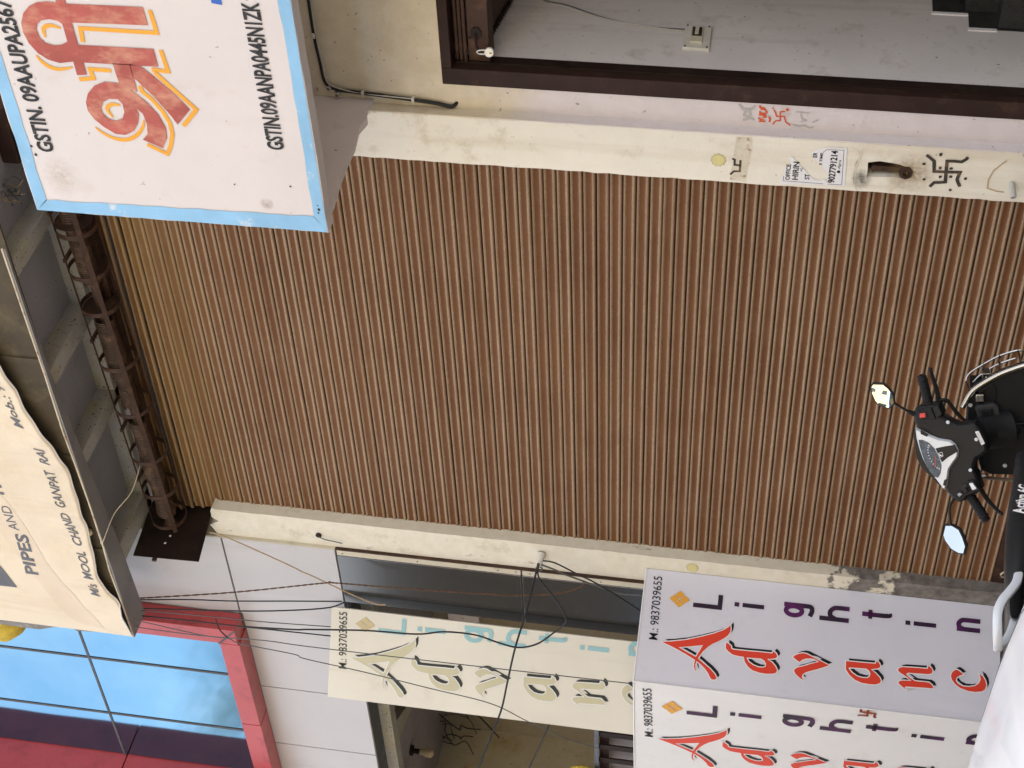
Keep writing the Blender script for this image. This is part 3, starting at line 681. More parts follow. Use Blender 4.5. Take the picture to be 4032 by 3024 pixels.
WIRES={'twist':[(-3.886,-0.36,6.196),(-3.669,-0.36,5.37),(-3.442,-0.36,4.658),(-3.424,-0.36,4.571),(-3.396,-0.36,3.999),(-3.354,-0.36,3.448),(-3.333,-0.36,3.252),(-3.257,-0.36,2.96),(-3.157,-0.36,2.81),(-3.106,-0.36,2.797)],'w2':[(-3.815,-0.42,6.134),(-3.735,-0.42,5.702),(-3.69,-0.42,5.354),(-3.608,-0.42,4.88),(-3.547,-0.42,4.518)],'w3':[(-3.912,-0.42,6.132),(-3.798,-0.42,5.314),(-3.714,-0.42,4.895),(-3.635,-0.42,4.621),(-3.557,-0.42,4.504)],'w4':[(-3.822,-0.5,6.083),(-3.796,-0.5,5.464),(-3.786,-0.5,5.113),(-3.75,-0.5,4.603)],'w5':[(-3.862,-0.52,6.084),(-3.85,-0.52,5.703),(-3.845,-0.52,5.233),(-3.832,-0.52,4.608)],'w6':[(-3.679,-0.64,5.192),(-3.643,-0.64,4.823),(-3.62,-0.64,4.701),(-3.555,-0.64,4.281),(-3.529,-0.64,3.926),(-3.466,-0.64,3.725),(-3.46,-0.64,3.509),(-3.516,-0.64,3.35),(-3.545,-0.64,3.212),(-3.482,-0.64,3.081),(-3.351,-0.64,2.972),(-3.226,-0.64,2.885),(-3.15,-0.64,2.876),(-3.063,-0.6,2.93),(-2.969,-0.48,3.076),(-3.068,-0.28,3.112)],'w7':[(-3.811,-0.66,6.046),(-3.82,-0.66,5.533),(-3.787,-0.66,5.066),(-3.796,-0.66,4.753),(-3.795,-0.66,4.078),(-3.788,-0.66,3.305),(-3.777,-0.66,2.442)],'w8':[(-3.723,-0.66,6.027),(-3.811,-0.66,5.532),(-3.817,-0.66,5.324),(-3.857,-0.66,5.25),(-3.909,-0.66,4.855),(-3.948,-0.66,4.774),(-4.026,-0.66,4.326),(-4.122,-0.66,3.881),(-4.218,-0.66,3.436),(-4.389,-0.66,3.162),(-4.542,-0.66,2.884),(-4.611,-0.66,2.659)],'w9':[(-3.157,-0.2,3.131),(-3.395,-0.45,3.185),(-3.582,-0.62,3.238),(-3.903,-0.68,3.295),(-4.19,-0.72,3.345),(-4.434,-0.8,3.421),(-4.826,-0.9,3.538)],'w10':[(-4.657,-0.3,3.01),(-4.815,-0.3,3.054),(-5.174,-0.3,3.153),(-5.656,-0.3,3.291)],'w11':[(-3.079,-0.24,3.092),(-3.089,-0.24,3.007),(-3.179,-0.24,2.86),(-3.269,-0.24,2.711),(-3.503,-0.24,2.416),(-3.59,-0.24,2.323)],'w12':[(-3.134,-0.23,3.106),(-3.175,-0.23,3.011),(-3.219,-0.23,2.926),(-3.322,-0.23,2.659),(-3.354,-0.23,2.552),(-3.342,-0.23,2.361)],'tan':[(-3.092,-0.3,5.455),(-3.123,-0.3,5.339),(-3.345,-0.3,4.935),(-3.417,-0.3,4.823),(-3.453,-0.3,4.75),(-3.58,-0.3,4.538),(-3.684,-0.3,4.333),(-3.685,-0.3,4.242)],'red':[(-3.624,-0.64,5.395),(-3.747,-0.64,5.388),(-3.845,-0.64,5.335)]}

# ================================================================== canopy with the hand-painted, blue bordered sign
can = thing('sign_canopy', 'plastered canopy whose front is a hand-painted sign with pale blue border', 'sign', (1.6, -.6, 3.93))
def wob(a, b, n, amp):
    return [(a[0] + (b[0] - a[0]) * i / n + random.uniform(-amp, amp), a[1] + (b[1] - a[1]) * i / n + random.uniform(-amp, amp)) for i in range(n)]
YS = -1.15
outer = wob((.378, 3.930), (3.2, 3.945), 26, .003) + [(3.2, 3.945), (3.2, 5.49)] + wob((3.2, 5.49), (.376, 5.478), 26, .004) + wob((.376, 5.478), (.378, 3.93), 22, .003)
g = G().prism(outer, facing(YS + .09), .09, 0.0); face = obj('sign_face', g, MT['signwhite'], can)
g = G().box(.372, .420, -1.06, -.022, 3.975, 5.45)
rag = [(-1.06, 3.955), (-.95, 3.952), (-.8, 3.965), (-.62, 3.972), (-.45, 3.968), (-.30, 3.985), (-.20, 3.96), (-.12, 3.985), (-.022, 3.965), (-.022, 5.45), (-1.06, 5.45)]
obj('cheek_wall', G().prism(rag, facing_x(.375), .045, 0), MT['pink'], can)
obj('canopy_soffit', G().box(.42, 3.2, -1.06, -.022, 4.33, 4.45), MT['pink'], can)
obj('canopy_top', G().box(.42, 3.2, -1.06, -.022, 5.30, 5.40), MT['core'], can)
FS = facing(YS)
inn = [(.452, 5.408), (.478, 3.992), (3.12, 4.012), (3.12, 5.418)]
# border strips, each with a slightly uneven brush edge
def strip(name, pts): obj(name, G().prism(pts, FS, .003, None), MT['signblue'], can)
e0 = wob((.474, 3.990), (3.12, 4.010), 30, .004); strip('border', [(.380, 3.934), (3.19, 3.948), (3.12, 4.010)] + e0[::-1])
e0 = wob((.450, 5.410), (.474, 3.990), 24, .004); strip('border', [(.380, 3.934), (.474, 3.990)] + e0[::-1] + [(.450, 5.410), (.379, 5.474)])
e0 = wob((.450, 5.410), (3.12, 5.418), 30, .004); strip('border', [(.379, 5.474)] + e0 + [(3.12, 5.418), (3.19, 5.486)])
mm = lambda P: [(a / 1000, b / 1000) for a, b in P]
hl = None
for key in ('stem', 'stem2', 'neck', 'leg'):
    obj('red_lettering', G().prism(mm(SHRI[key]), FS, .0040, None), MT['handred'], can)
obj('red_lettering', G().prism(mm(SHRI['loop']), FS, .0042, None, hole=mm(SHRI['loop_h'])), MT['handred'], can)
obj('red_lettering', G().prism(mm(SHRI['ring']), FS, .0043, None, hole=mm(SHRI['ring_h'])), MT['handred'], can)
obj('red_lettering', G().prism(mm(SHRI['bar']), FS, .0044, None), MT['handred'], can)
for i, pts in enumerate(SHRIY):
    if i in (3, 5, 6, 8): pts = [(p.x, p.y) for p in smooth_path([(a, b, 0) for a, b in pts], 5)]
    obj('yellow_outline', stroke(mm(pts), .021, FS, .0035, taper=i in (3, 5, 6, 8)), MT['handyellow'], can)
lettering('tax_number', 'GSTIN. 09AAUPA2567', FS, .752, 1.60, 5.282, 5.372, MT['handblack'], can, bold=.03, slope=.004)
lettering('tax_number', 'GSTIN.09AANPA0445N1ZK', FS, .862, 1.655, 4.083, 4.170, MT['handblack'], can, bold=.03, slope=.006)
obj('blue_lettering', G().prism([(1.633, 4.263), (1.72, 4.262), (1.72, 4.312), (1.64, 4.312)], FS, .0035, None), surf('royal_blue_paint', (.05, .14, .50), .6), can)
obj('seep_mark', G().prism([(.49, 4.185), (.57, 4.185), (.57, 4.265), (.49, 4.265)], FS, .0034, None), stain_material('brown_seep', (.26, .18, .11), .6), can)
obj('seep_mark', G().prism([(.455, 5.18), (.75, 5.18), (.75, 5.40), (.455, 5.40)], FS, .0034, None), stain_material('yellow_seep', (.50, .38, .25), .35), can)
for x, z, r in ((.648, 4.088, .006), (.637, 4.374, .005), (.50, 3.965, .006), (.52, 3.960, .008), (.545, 3.962, .004), (.73, 5.39, .008), (.78, 5.40, .007)):
    mk = G(); disc((x, z), r, FS, .0042, mk, 8, .3); obj('paint_spot', mk, MT['handblack'], can)

# ================================================================== vertical flex signs of the lighting shop
def poly3(P): return [(a / 1000, -b / 1000) for a, b in P]
def plain_letter(ch, fr, x0, x1, z0, z1, m, parent, w=.031):
    """upright sans letters of the second word, cut from even strokes"""
    h = w / 2; W_, H_ = x1 - x0, z1 - z0; g = G()
    X = lambda a: x0 + h + (W_ - w) * a
    Zz = lambda b: z0 + H_ * b
    sm = lambda P: [(p.x, p.y) for p in smooth_path([(a, b, 0) for a, b in P], 5)]
    bar = lambda a, b, c, d: g.prism([(a, c), (b, c), (b, d), (a, d)], fr, .004, None)
    if ch == 'L': bar(x0, x0 + w, z0, z1); bar(x0 + w, x1, z0, z0 + w)
    elif ch == 'i': bar(x0 - .003, x1 + .003, z0, z0 + H_ * .73); bar(x0 - .003, x1 + .003, z1 - H_ * .16, z1)
    elif ch in 'hn':
        bar(x0, x0 + w, z0, z1); t = .66 if ch == 'h' else .93
        stroke(sm([(X(.02), Zz(t - .20)), (X(.25), Zz(t - .035)), (X(.62), Zz(t - .015)), (X(.94), Zz(t - .14)), (X(1), Zz(t - .32)), (X(1), Zz(.15)), (X(1), Zz(0))]), w, fr, .0044, g)
    elif ch == 't':
        stroke(sm([(X(.38), Zz(1)), (X(.38), Zz(.5)), (X(.40), Zz(.22)), (X(.58), Zz(.085)), (X(1.0), Zz(.10))]), w, fr, .004, g); bar(x0 - .004, x1, Zz(.66), Zz(.66) + w * .85)
    elif ch == 'g':
        bar(x1 - w, x1, Zz(.2), z1)
        stroke(sm([(X(1), Zz(.24)), (X(.93), Zz(.10)), (X(.55), Zz(.06)), (X(.05), Zz(.13))]), w, fr, .0044, g)
        el = [(X(.44) + (W_ - w) * .44 * math.cos(a), Zz(.66) + H_ * .265 * math.sin(a)) for a in [2 * math.pi * k / 24 for k in range(25)]]
        stroke(el, w, fr, .0042, g)
    obj('letter_' + ch.lower(), g, m, parent)
def advance_sign(parent, fr, w, h, mats, letters, adv=(1.0, 0.0), lig=(1.0, 0.0), num=(.292, .735), sh=(.021, .019)):
    """the printed face: number, diamond, stacked words"""
    base, cw, cb, cr, cp, co = mats
    t0 = lambda s, t: (s / 1000, -t / 1000)
    lettering('phone_number', 'M.: 9837039655', fr, num[0], num[1], -.128, -.070, cb, parent, bold=.003, slope=.03)
    # four-lozenge logo
    c = Vector((.592, -.247)); ax = Vector((.0305, .0365)); ay = Vector((-.0305, .0365))
    for i in (-.5, .5):
        for j in (-.5, .5):
            k = c + ax * i * 1.0 + ay * j * 1.0
            q = .455
            obj('logo_lozenge', G().prism([tuple(k + ax * q * a + ay * q * b) for a, b in ((-1, -1), (1, -1), (1, 1), (-1, 1))], fr, .004, None), co, parent)
    for ch, (x0, x1, z0, z1) in (('L', (.548, .652, .341, .536)), ('i', (.588, .611, .617, .815)), ('g', (.553, .655, .946, 1.145)), ('h', (.556, .667, 1.184, 1.378)), ('t', (.606, .664, 1.462, 1.658)), ('i', (.592, .615, 1.746, 1.945)), ('n', (.586, .680, 2.078, 2.228))):
        plain_letter(ch, fr, lig[1] + x0 * lig[0], lig[1] + x1 * lig[0], -z1, -z0, cp, parent)
    for ch in letters:
        out, hole = LET[ch]
        P = [(adv[1] + a * adv[0], b) for a, b in poly3(out)]; Hh = [(adv[1] + a * adv[0], b) for a, b in poly3(hole)] if hole else None
        off = [(a + sh[0], b - sh[1]) for a, b in P]; offh = [(a + sh[0], b - sh[1]) for a, b in Hh] if Hh else None
        obj('shadow_' + ch.lower(), G().prism(off, fr, .003, None, hole=offh), cb, parent)
        obj('outline_' + ch.lower(), G().prism(grow(P, .007), fr, .004, None, hole=grow(Hh, -.007) if Hh else None), cw, parent)
        obj('letter_' + ch.lower(), G().prism(P, fr, .005, None, hole=Hh), cr, parent)

A = Vector((-3.205, -.105, 2.397)); B = Vector((-3.511, -.825, 2.397)); Cc = Vector((-4.848, -.635, 2.397))
def face_frame(l, r):      # l, r: top-left and top-right corner seen from the street
    ex = (r - l).normalized(); ez = Vector((0, 0, 1)); en = ex.cross(ez)
    return (tuple(l), tuple(ex), tuple(ez), tuple(en)), (r - l).length
bx_ = thing('corner_sign', 'free-standing corner sign of two flex panels with red and purple lettering', 'sign', (-3.7, -.6, .03))
fr1, w1 = face_frame(B, A)
obj('side_panel', G().prism([(0, 0), (w1, 0), (w1, -2.36), (0, -2.36)], fr1, 0.0, -.012), MT['flexgrey'], bx_)
fr2, w2 = face_frame(Cc, B)
obj('front_panel', G().prism([(0, 0), (w2, 0), (w2, -2.36), (0, -2.36)], fr2, 0.0, -.012), MT['flexwhite'], bx_)
obj('corner_trim', G().tube([tuple(B + Vector((0.002, -.004, 0))), tuple(B + Vector((0.002, -.004, -2.36)))], .006, 8), MT['flexwhite'], bx_, smooth=True)
obj('top_trim', G().tube([tuple(A), tuple(B), tuple(Cc)], .006, 6), MT['flexwhite'], bx_)
advance_sign(bx_, fr1, w1, 2.36, (None, MT['lwhite'], MT['lblack'], MT['lred'], MT['lpurple'], MT['lorange']), 'Advanc')
o_, ex_, ez_, en_ = fr2
fr2b = (tuple(Vector(o_) + Vector(ex_) * (w2 - .785 * 1.62)), tuple(Vector(ex_) * 1.62), (0, 0, 1.06), en_)
advance_sign(bx_, fr2b, .785, 2.36, (None, MT['lwhite'], MT['lblack'], MT['lred'], MT['lpurple'], MT['lorange']), 'Advanc')
# small dark red auspicious sticker near the fold
def swastika(fr, c, s, w, m, parent, name, tails=True, dots=None, d=.004, flip=1):
    cx, cz = c
    arms = [[(-.05, 1), (0, 1), (0, 0)], ]
    g = G()
    for k in range(4):
        a = k * math.pi / 2
        R2 = lambda q: (cx + s * (q[0] * math.cos(a) - q[1] * math.sin(a)), cz + s * (q[0] * math.sin(a) + q[1] * math.cos(a)))
        pts = [(0, 0), (0, 1), (1, 1.0)] + ([(1.28, 1.22)] if tails else [])
        stroke([R2(p) for p in pts], w, fr, d, g)
        d += .0002
    obj(name, g, m, parent)
    if dots:
        for k in range(4):
            a = k * math.pi / 2 + math.pi / 4
            gg = G(); disc((cx + s * .62 * math.cos(a), cz + s * .62 * math.sin(a)), w * .42, fr, d, gg, 8, .2); obj('dot', gg, dots, parent)
swastika(fr2, (w2 - .050, -1.54), .046, .017, surf('dark_red_sticker', (.22, .02, .015), .5), bx_, 'auspicious_sticker', True, MT['lorange'])

fa = thing('faded_sign', 'faded cream flex sign with washed-out lettering hung above the corner sign', 'sign', (-4.18, -.4, 1.3))
A2 = Vector((-3.895, -.215, 4.690)); B2 = Vector((-4.476, -.600, 4.690))
fr3, w3 = face_frame(B2, A2)
obj('panel', G().prism([(0, 0), (w3, 0), (w3, -3.3), (0, -3.3)], fr3, 0.0, -.02), MT['flexfaded'], fa, bev=.003)
obj('unlit_back_sheet', G().prism([(.002, -.002), (w3 - .002, -.002), (w3 - .002, -3.298), (.002, -3.298)], fr3, -.021, -.026), MT['blacksteel'], fa)  # black sheet added to stand for the unlit back in the panel's reflection
k3 = w3 / .785
fr3s = (fr3[0], fr3[1], (0, 0, 1.057), fr3[3])
advance_sign(fa, fr3s, .785, 3.3, (None, MT['flexwhite'], MT['fdark'], MT['fcream'], MT['fblue'], MT['fsand']), 'Advanc', (1.21, -.02), (1.2, -.112), (.2335, .67), (.027, .022))

# ================================================================== signboard with the sagging flex banner
bn = thing('banner_signboard', 'wide signboard box above the shutter with a sagging beige flex banner', 'signboard', (-2.1, -.6, 6.04))
YB = -.70
obj('bottom_sheet', G().prism([(-3.89, -.692), (-.30, -.692), (-.40, -.680), (-1.30, -.648), (-2.2, -.58), (-3.14, -.50), (-3.89, -.47)], ((0, 0, 6.04), (1, 0, 0), (0, 1, 0), (0, 0, -1)), 0, -.009), MT['greysheet'], bn)
obj('top_sheet', G().box(-3.885, -.30, -.655, -.47, 7.6, 7.61), MT['greysheet'], bn)
obj('end_sheet', G().box(-3.885, -3.874, -.688, -.475, 6.056, 7.6), MT['greysheet'], bn)
lipz = [(-3.89, 6.048), (-3.5, 6.052), (-3.15, 6.062), (-2.9, 6.050), (-2.45, 6.047), (-2.1, 6.052), (-1.78, 6.062), (-1.3, 6.055), (-.3, 6.06)]
obj('end_board', G().box(-3.872, -3.345, -.655, -.64, 6.052, 7.6), MT['plyback'], bn)
obj('front_lip', G().tube([(x, -.692, z) for x, z in lipz], .007, 6), MT['lip'], bn)
for x in (-2.97, -2.05, -1.2): obj('batten', G().box(x - .02, x + .02, -.668, -.656, 6.06, 7.6), MT['plyback'], bn)
bot = [(-3.86, 6.045), (-3.60, 6.05), (-3.466, 6.06), (-3.246, 6.140), (-3.05, 6.13), (-2.837, 6.122), (-2.45, 6.098), (-2.094, 6.103), (-1.90, 6.13), (-1.765, 6.168), (-1.574, 6.245), (-1.3, 6.295), (-1.0, 6.35), (-.7, 6.42), (-.35, 6.5)]
bp_ = smooth_path([(x, 0, z) for x, z in bot], 5)
def hem_z(x):
    for a, b in zip(bp_, bp_[1:]):
        if a.x <= x <= b.x: return a.z + (b.z - a.z) * (x - a.x) / max(1e-6, b.x - a.x)
    return 6.05
def sheet_y(x, z):
    """crumpled flex: folds that bulge towards the street, stronger near the loose lower edge"""
    h = max(0, z - hem_z(x)); lo = math.exp(-h * 3.0)
    k = .010 * (1 + math.sin(x * 3.1 + z * 2.2)) + (.010 * lo + .003) * (1 + math.sin(x * 9.5 - z * 6 + 2 * math.sin(z * 4))) + .006 * lo * (1 + math.sin(x * 23 + z * 17))
    k += .012 * (1 + noise.noise(Vector((x * 2.3, z * 4.1, 4))))
    return YB - k * min(1, (x + 3.86) * 3 + .15) * (1 if z < 7.6 else .3)
g = G(); fine = smooth_path([tuple(p) for p in bp_], 2); NX = len(fine); NZ = 46
for j in range(NZ + 1):
    q = j / NZ
    for i, p in enumerate(fine):
        z = p.z + (7.75 - p.z) * (q ** 1.6) + (.006 * noise.noise(Vector((p.x * 9, 0, 2))) if j == 0 else 0)
        curl = .02 * max(0, 1 - q * 30) if p.x > -3.5 else 0
        g.v.append((p.x, sheet_y(p.x, z) + curl, z))
for j in range(NZ):
    for i in range(NX - 1):
        a = j * NX + i; g.f.append((a, a + 1, a + NX + 1, a + NX))
MT['banner'] = surf('sun_bleached_flex', (.70, .585, .43), .5, var=.07, vscale=1.5, dirt=((.60, .46, .31), .52, .80, 3), streak=((.62, .49, .34), .55, .78, 6), bump=.5, bscale=9)
obj('flex_sheet', g, MT['banner'], bn, smooth=True, angle=80)
obj('sheet_hem', G().tube([(p.x, sheet_y(p.x, p.z) + (.016 if p.x > -3.5 else .004), p.z + .003) for p in fine], .006, 6), MT['flexwhite'], bn, smooth=True)
def on_sheet(o):
    for v in o.data.vertices: v.co.y = sheet_y(v.co.x, v.co.z) - .0035
    return o
FB = facing(YB)
MT['bprint'] = surf('bleached_print', (.115, .115, .125), .5, var=.15)
MT['bband'] = surf('beige_print_band', (.66, .535, .39), .5, var=.06)
for wd, a, b in (('M/s', -3.395, -3.265), ('MOOL', -3.205, -2.925), ('CHAND', -2.865, -2.515), ('GANPAT', -2.455, -2.105), ('RAI', -2.045, -1.885)):
    on_sheet(lettering('lettering', wd, FB, a, b, 6.172 + .016 * (a + 3.395), 6.240 + .016 * (a + 3.395), MT['bprint'], bn, bold=.014, shear=.2, slope=.016))
for wd, a, b in (('Mob.:', -1.72, -1.47), ('98371', -1.42, -1.12)):
    on_sheet(lettering('lettering', wd, FB, a, b, 6.285 + .17 * (a + 1.72), 6.345 + .17 * (a + 1.72), MT['bprint'], bn, bold=.01, shear=.2, slope=.17))
on_sheet(lettering('lettering', 'PIPES', FB, -3.25, -2.81, 6.60, 6.70, MT['bprint'], bn, bold=.03, slope=-.08))
on_sheet(lettering('lettering', 'AND', FB, -2.775, -2.515, 6.615, 6.685, MT['bprint'], bn, slope=-.02))
on_sheet(lettering('lettering', 'TAPS', FB, -2.44, -2.02, 6.61, 6.715, MT['bprint'], bn, bold=.02))
g = G()
for i in range(8):
    for j in range(5):
        q = lambda a, b: (-3.425 + .255 * a, 0, (6.812 + .175 * b) + a * (.073 + .0 * b))
        g.face([q(i / 8, j / 5), q((i + 1) / 8, j / 5), q((i + 1) / 8, (j + 1) / 5), q(i / 8, (j + 1) / 5)])
on_sheet(obj('banner_emblem', g, MT['bprint'], bn))
cur = smooth_path([(-3.76, 0, 6.44), (-3.68, 0, 6.49), (-3.47, 0, 6.58), (-3.10, 0, 6.70), (-2.7, 0, 6.80), (-2.2, 0, 6.95)], 8)
cu2 = smooth_path([(-3.80, 0, 6.24), (-3.68, 0, 6.27), (-3.46, 0, 6.37), (-3.06, 0, 6.50), (-2.6, 0, 6.58), (-2.1, 0, 6.72)], 8)
g = G()
for i in range(len(cur) - 1):
    for j in range(6):
        f = lambda n, k: cur[n].lerp(cu2[n], k / 6)
        g.face([f(i, j), f(i + 1, j), f(i + 1, j + 1), f(i, j + 1)])
o = obj('printed_band', g, MT['bband'], bn)
for v in o.data.vertices: v.co.y = sheet_y(v.co.x, v.co.z) - .0015
obj('torn_edge', G().prism([(-3.862, 6.30), (-3.90, 6.34), (-3.915, 6.50), (-3.88, 6.53), (-3.90, 6.66), (-3.955, 6.8), (-3.95, 7.1), (-3.96, 7.4), (-3.862, 7.4)], facing(-.66), .02, 0), MT['cement'], bn)
lm = thing('batten_lamp', 'dusty bulb in a holder tucked behind the banner', 'lamp', (-2.77, -.58, 6.10))
obj('holder', G().tube([(-2.86, -.676, 6.215), (-2.79, -.676, 6.155)], .016, 12), MT['pvc'], lm, smooth=True)
obj('bulb', G().lathe([(0, .012), (.01, .02), (.03, .028), (.05, .024), (.062, .010), (.065, 0)], (-2.79, -.676, 6.155), (.6, -.1, -.7), 16), MT['bulb'], lm, smooth=True)
st = [(-2.80, -.60, 6.14), (-2.84, -.66, 6.075), (-2.835, -.70, 6.04), (-2.70, -.55, 5.98), (-2.60, -.42, 5.88), (-2.50, -.23, 5.86)]
tag(obj('loose_string', G().tube(smooth_path(st, 5), .003, 6), MT['lip'], smooth=True), 'loose white string from the bulb behind the banner to the shutter drum', 'string')

# dusty wire bundle beside the timber at the top of the blue bordered sign
wb = thing('wire_bundle', 'tangle of dusty old wires under the balcony next to the brown timber', 'wires', (-.12, -.3, 6.0))
for i in range(14):
    pts = [(-.18 + random.uniform(-.06, .06), -.32 + random.uniform(-.05, .05), 6.02 + random.uniform(-.01, .06)) for _ in range(2)]
    a = Vector((-.16 + random.uniform(-.08, .05), -.30 + random.uniform(-.06, .06), 6.03))
    path = [a + Vector((random.uniform(-.05, .05), random.uniform(-.05, .05), .05 + .05 * k + random.uniform(-.03, .03))) for k in range(4)]
    obj('strand', G().tube(smooth_path([tuple(p) for p in path], 4), random.uniform(.002, .0045), 5), MT['wirethin'] if i % 3 else MT['wiretan'], wb, smooth=True)

# ================================================================== clad building next door
nb = thing('clad_building', 'neighbouring shop clad in grey panels with a red framed blue glass front', 'building', (-7, 2, 0))
YA = -.13
def panel(name, x0, x1, z0, z1, m, y=YA, dep=.03, parent=nb): return obj(name, G().box(x0, x1, y, y + dep, z0, z1), m, parent, bev=.003)
panel('cladding_panel', -5.010, -3.348, 5.475, 7.85, MT['acp'])
panel('cladding_panel', -5.134, -3.348, 4.623, 5.463, MT['acp'])
for i, (a, b) in enumerate(((-5.930, -5.146), (-6.720, -5.942), (-7.508, -6.732), (-8.336, -7.518), (-9.144, -8.346), (-9.95, -9.154))): panel('cladding_panel', a, b, 4.586, 5.463, MT['acp'])
panel('cladding_panel', -6.316, -5.02, 5.475, 5.639, MT['acp'])
panel('dark_panel', -3.928, -3.405, 3.277, 4.611, MT['silverpanel'])
panel('dark_panel', -3.928, -3.405, .4, 3.265, MT['silverpanel'])
panel('edge_strip', -3.403, -3.352, 3.277, 4.611, MT['acp_edge'], YA + .004); panel('edge_strip', -3.403, -3.352, .4, 3.265, MT['acp_edge'], YA + .004)
obj('panel_return', G().box(-3.348, -3.341, YA + .004, .05, 4.623, 7.8), MT['acp_edge'], nb)
obj('rust_angle', G().box(-3.350, -3.341, YA + .006, .05, .4, 4.615), MT['rustbrown'], nb)
obj('joint_backing', G().box(-9.9, -3.35, YA + .018, YA + .06, 4.60, 7.8).box(-3.93, -3.35, YA + .018, YA + .06, .4, 4.60), MT['joint'], nb)
for x, z in ((-3.38, 4.57), (-3.375, 4.02), (-3.375, 3.44), (-3.37, 3.31), (-3.375, 3.21), (-3.38, 2.71)):
    obj('rivet', G().lathe([(0, .006), (.003, .005), (.004, 0)], (x, YA + .004, z), (0, -1, 0), 8), MT['joint'], nb, smooth=True)
# red frame round the glass
YR = -.307; GY = -.19
obj('red_frame', G().box(-4.382, -4.208, YR, GY + .05, 5.460, 9.68), MT['red'], nb, bev=.004)
obj('red_frame', G().box(-5.437, -4.384, YR, GY + .05, 5.447, 5.607), MT['red'], nb, bev=.004)
obj('red_frame', G().box(-6.333, -5.445, YR, GY + .05, 5.445, 5.607), MT['red'], nb, bev=.004)
obj('red_fin', G().box(-6.613, -6.335, -.50, GY + .05, 5.445, 6.814), MT['red'], nb, bev=.004)
obj('red_fin', G().box(-6.613, -6.335, -.50, GY + .05, 6.824, 9.68), MT['red'], nb, bev=.004)
obj('red_fascia', G().box(-9.5, -6.615, -.49, GY + .05, 5.445, 9.68), MT['red'], nb, bev=.004)
obj('frame_corner_joint', stroke([(-4.204, 5.456), (-4.388, 5.612)], .014, facing(YR - .0035), .0), MT['joint'], nb)
xs_ = (-4.384, -4.948, -5.715, -6.333); zs_ = (5.609, 6.839, 8.257, 9.68)
for i in range(3):
    for j in range(3):
        obj('glass_pane', G().box(xs_[i + 1] + .012, xs_[i] - .012, GY, GY + .012, zs_[j] + .012, zs_[j + 1] - .012), MT['blueglass'], nb)
for x in xs_[1:3]: obj('mullion', G().box(x - .011, x + .011, GY - .006, GY + .03, 5.609, 9.68), MT['joint'], nb)
for z in zs_[1:3]: obj('mullion', G().box(-6.333, -4.384, GY - .0045, GY + .03, z - .010, z + .010), MT['joint'], nb)
obj('upper_mass', G().box(-10, -3.36, .0, 9, 5.65, 10.4), MT['core'], nb)
obj('frame_back', G().box(-6.6, -4.21, GY + .05, GY + .062, 5.45, 5.65), MT['joint'], nb)
# the open shop below
MT['inside'] = surf('dim_ceiling', (.30, .27, .27), .8, var=.1, dirt=((.18, .15, .14), .5, .8, 2))
obj('header_soffit', G().box(-9.8, -3.93, YA + .03, .10, 4.586, 4.60), MT['joint'], nb)
obj('header_beam', G().box(-9.8, -3.93, .10, .22, 4.49, 5.6), MT['soffit_beam'], nb)
obj('shop_ceiling', G().box(-9.8, -3.84, .22, 2.2, 4.62, 5.6), MT['inside'], nb)
q = [(-6.60, .90), (-6.45, .80), (-6.03, .22), (-6.33, .22)]
obj('brace_beam', G().prism(q, ((0, 0, 4.54), (1, 0, 0), (0, 1, 0), (0, 0, 1)), .0, .09), MT['soffit_beam'], nb)
obj('back_wall', G().box(-8.6, -3.84, 2.0, 2.2, 0, 4.62), surf('shaded_back_wall', (.24, .20, .13), .8, var=.15, dirt=((.15, .12, .08), .5, .8, 3)), nb)  # shade of the back wall put into a darker olive colour
obj('left_wall', G().box(-8.75, -8.6, -.17, 2.2, 0, 4.62), surf('old_yellow_wall', (.46, .395, .265), .8, var=.12, dirt=((.32, .24, .12), .5, .75, 3), speck=((.2, .15, .08), .68, .74, 20), bump=.2), nb)
obj('right_wall', G().box(-3.93, -3.6, -.07, 2.2, 0, 5.6), MT['soffit'], nb)
obj('rear_mass', G().box(-10, -3.6, 2.2, 9, 0, 5.62).box(-10, -8.75, -.17, 2.2, 0, 5.6), MT['core'], nb)
obj('meter_box', G().box(-7.35, -6.55, 1.9, 2.0, 4.15, 4.45), MT['pink'], nb, bev=.01)
FL = facing_x(-8.6)
obj('notice', G().prism([(1.45, 3.50), (1.62, 3.52), (1.60, 3.34), (1.44, 3.32)], FL, .004, None), MT['paper'], nb)
for pts in ([(1.40, 3.26), (1.47, 3.22), (1.42, 3.17), (1.36, 3.20)], [(1.50, 3.27), (1.58, 3.26), (1.56, 3.16)], [(1.40, 3.14), (1.60, 3.16)]):
    obj('wall_scribble', stroke(pts, .02, FL, .004), MT['handblack'], nb)
lb = thing('ceiling_bulb', 'hanging bulb in a black holder under the open shop ceiling', 'lamp', (-7.26, .8, 4.38))
obj('holder', G().lathe([(0, .05), (.03, .05), (.035, .025), (.09, .025)], (-7.26, .8, 4.62), (-.05, 0, -1), 14), MT['blacksteel'], lb, smooth=True)
obj('bulb', G().lathe([(.09, .025), (.12, .03), (.16, .045), (.20, .042), (.22, .02), (.225, 0)], (-7.26, .8, 4.62), (-.05, 0, -1), 16), MT['bulb'], lb, smooth=True)
tg = thing('cable_tangle', 'tangle of black cables hanging from the ceiling corner of the open shop', 'wires', (-8.3, 1.7, 4.1))
for i in range(8):
    a = Vector((-8.25 + random.uniform(-.25, .25), 1.75 + random.uniform(-.05, .1), 4.6))
    path = [a]
    for k in range(5):
        path.append(path[-1] + Vector((random.uniform(-.18, .14), random.uniform(-.10, .06), random.uniform(-.14, .02))))
    obj('strand', G().tube(smooth_path([tuple(p) for p in path], 4), random.uniform(.004, .007), 5), MT['wire'], tg, smooth=True)
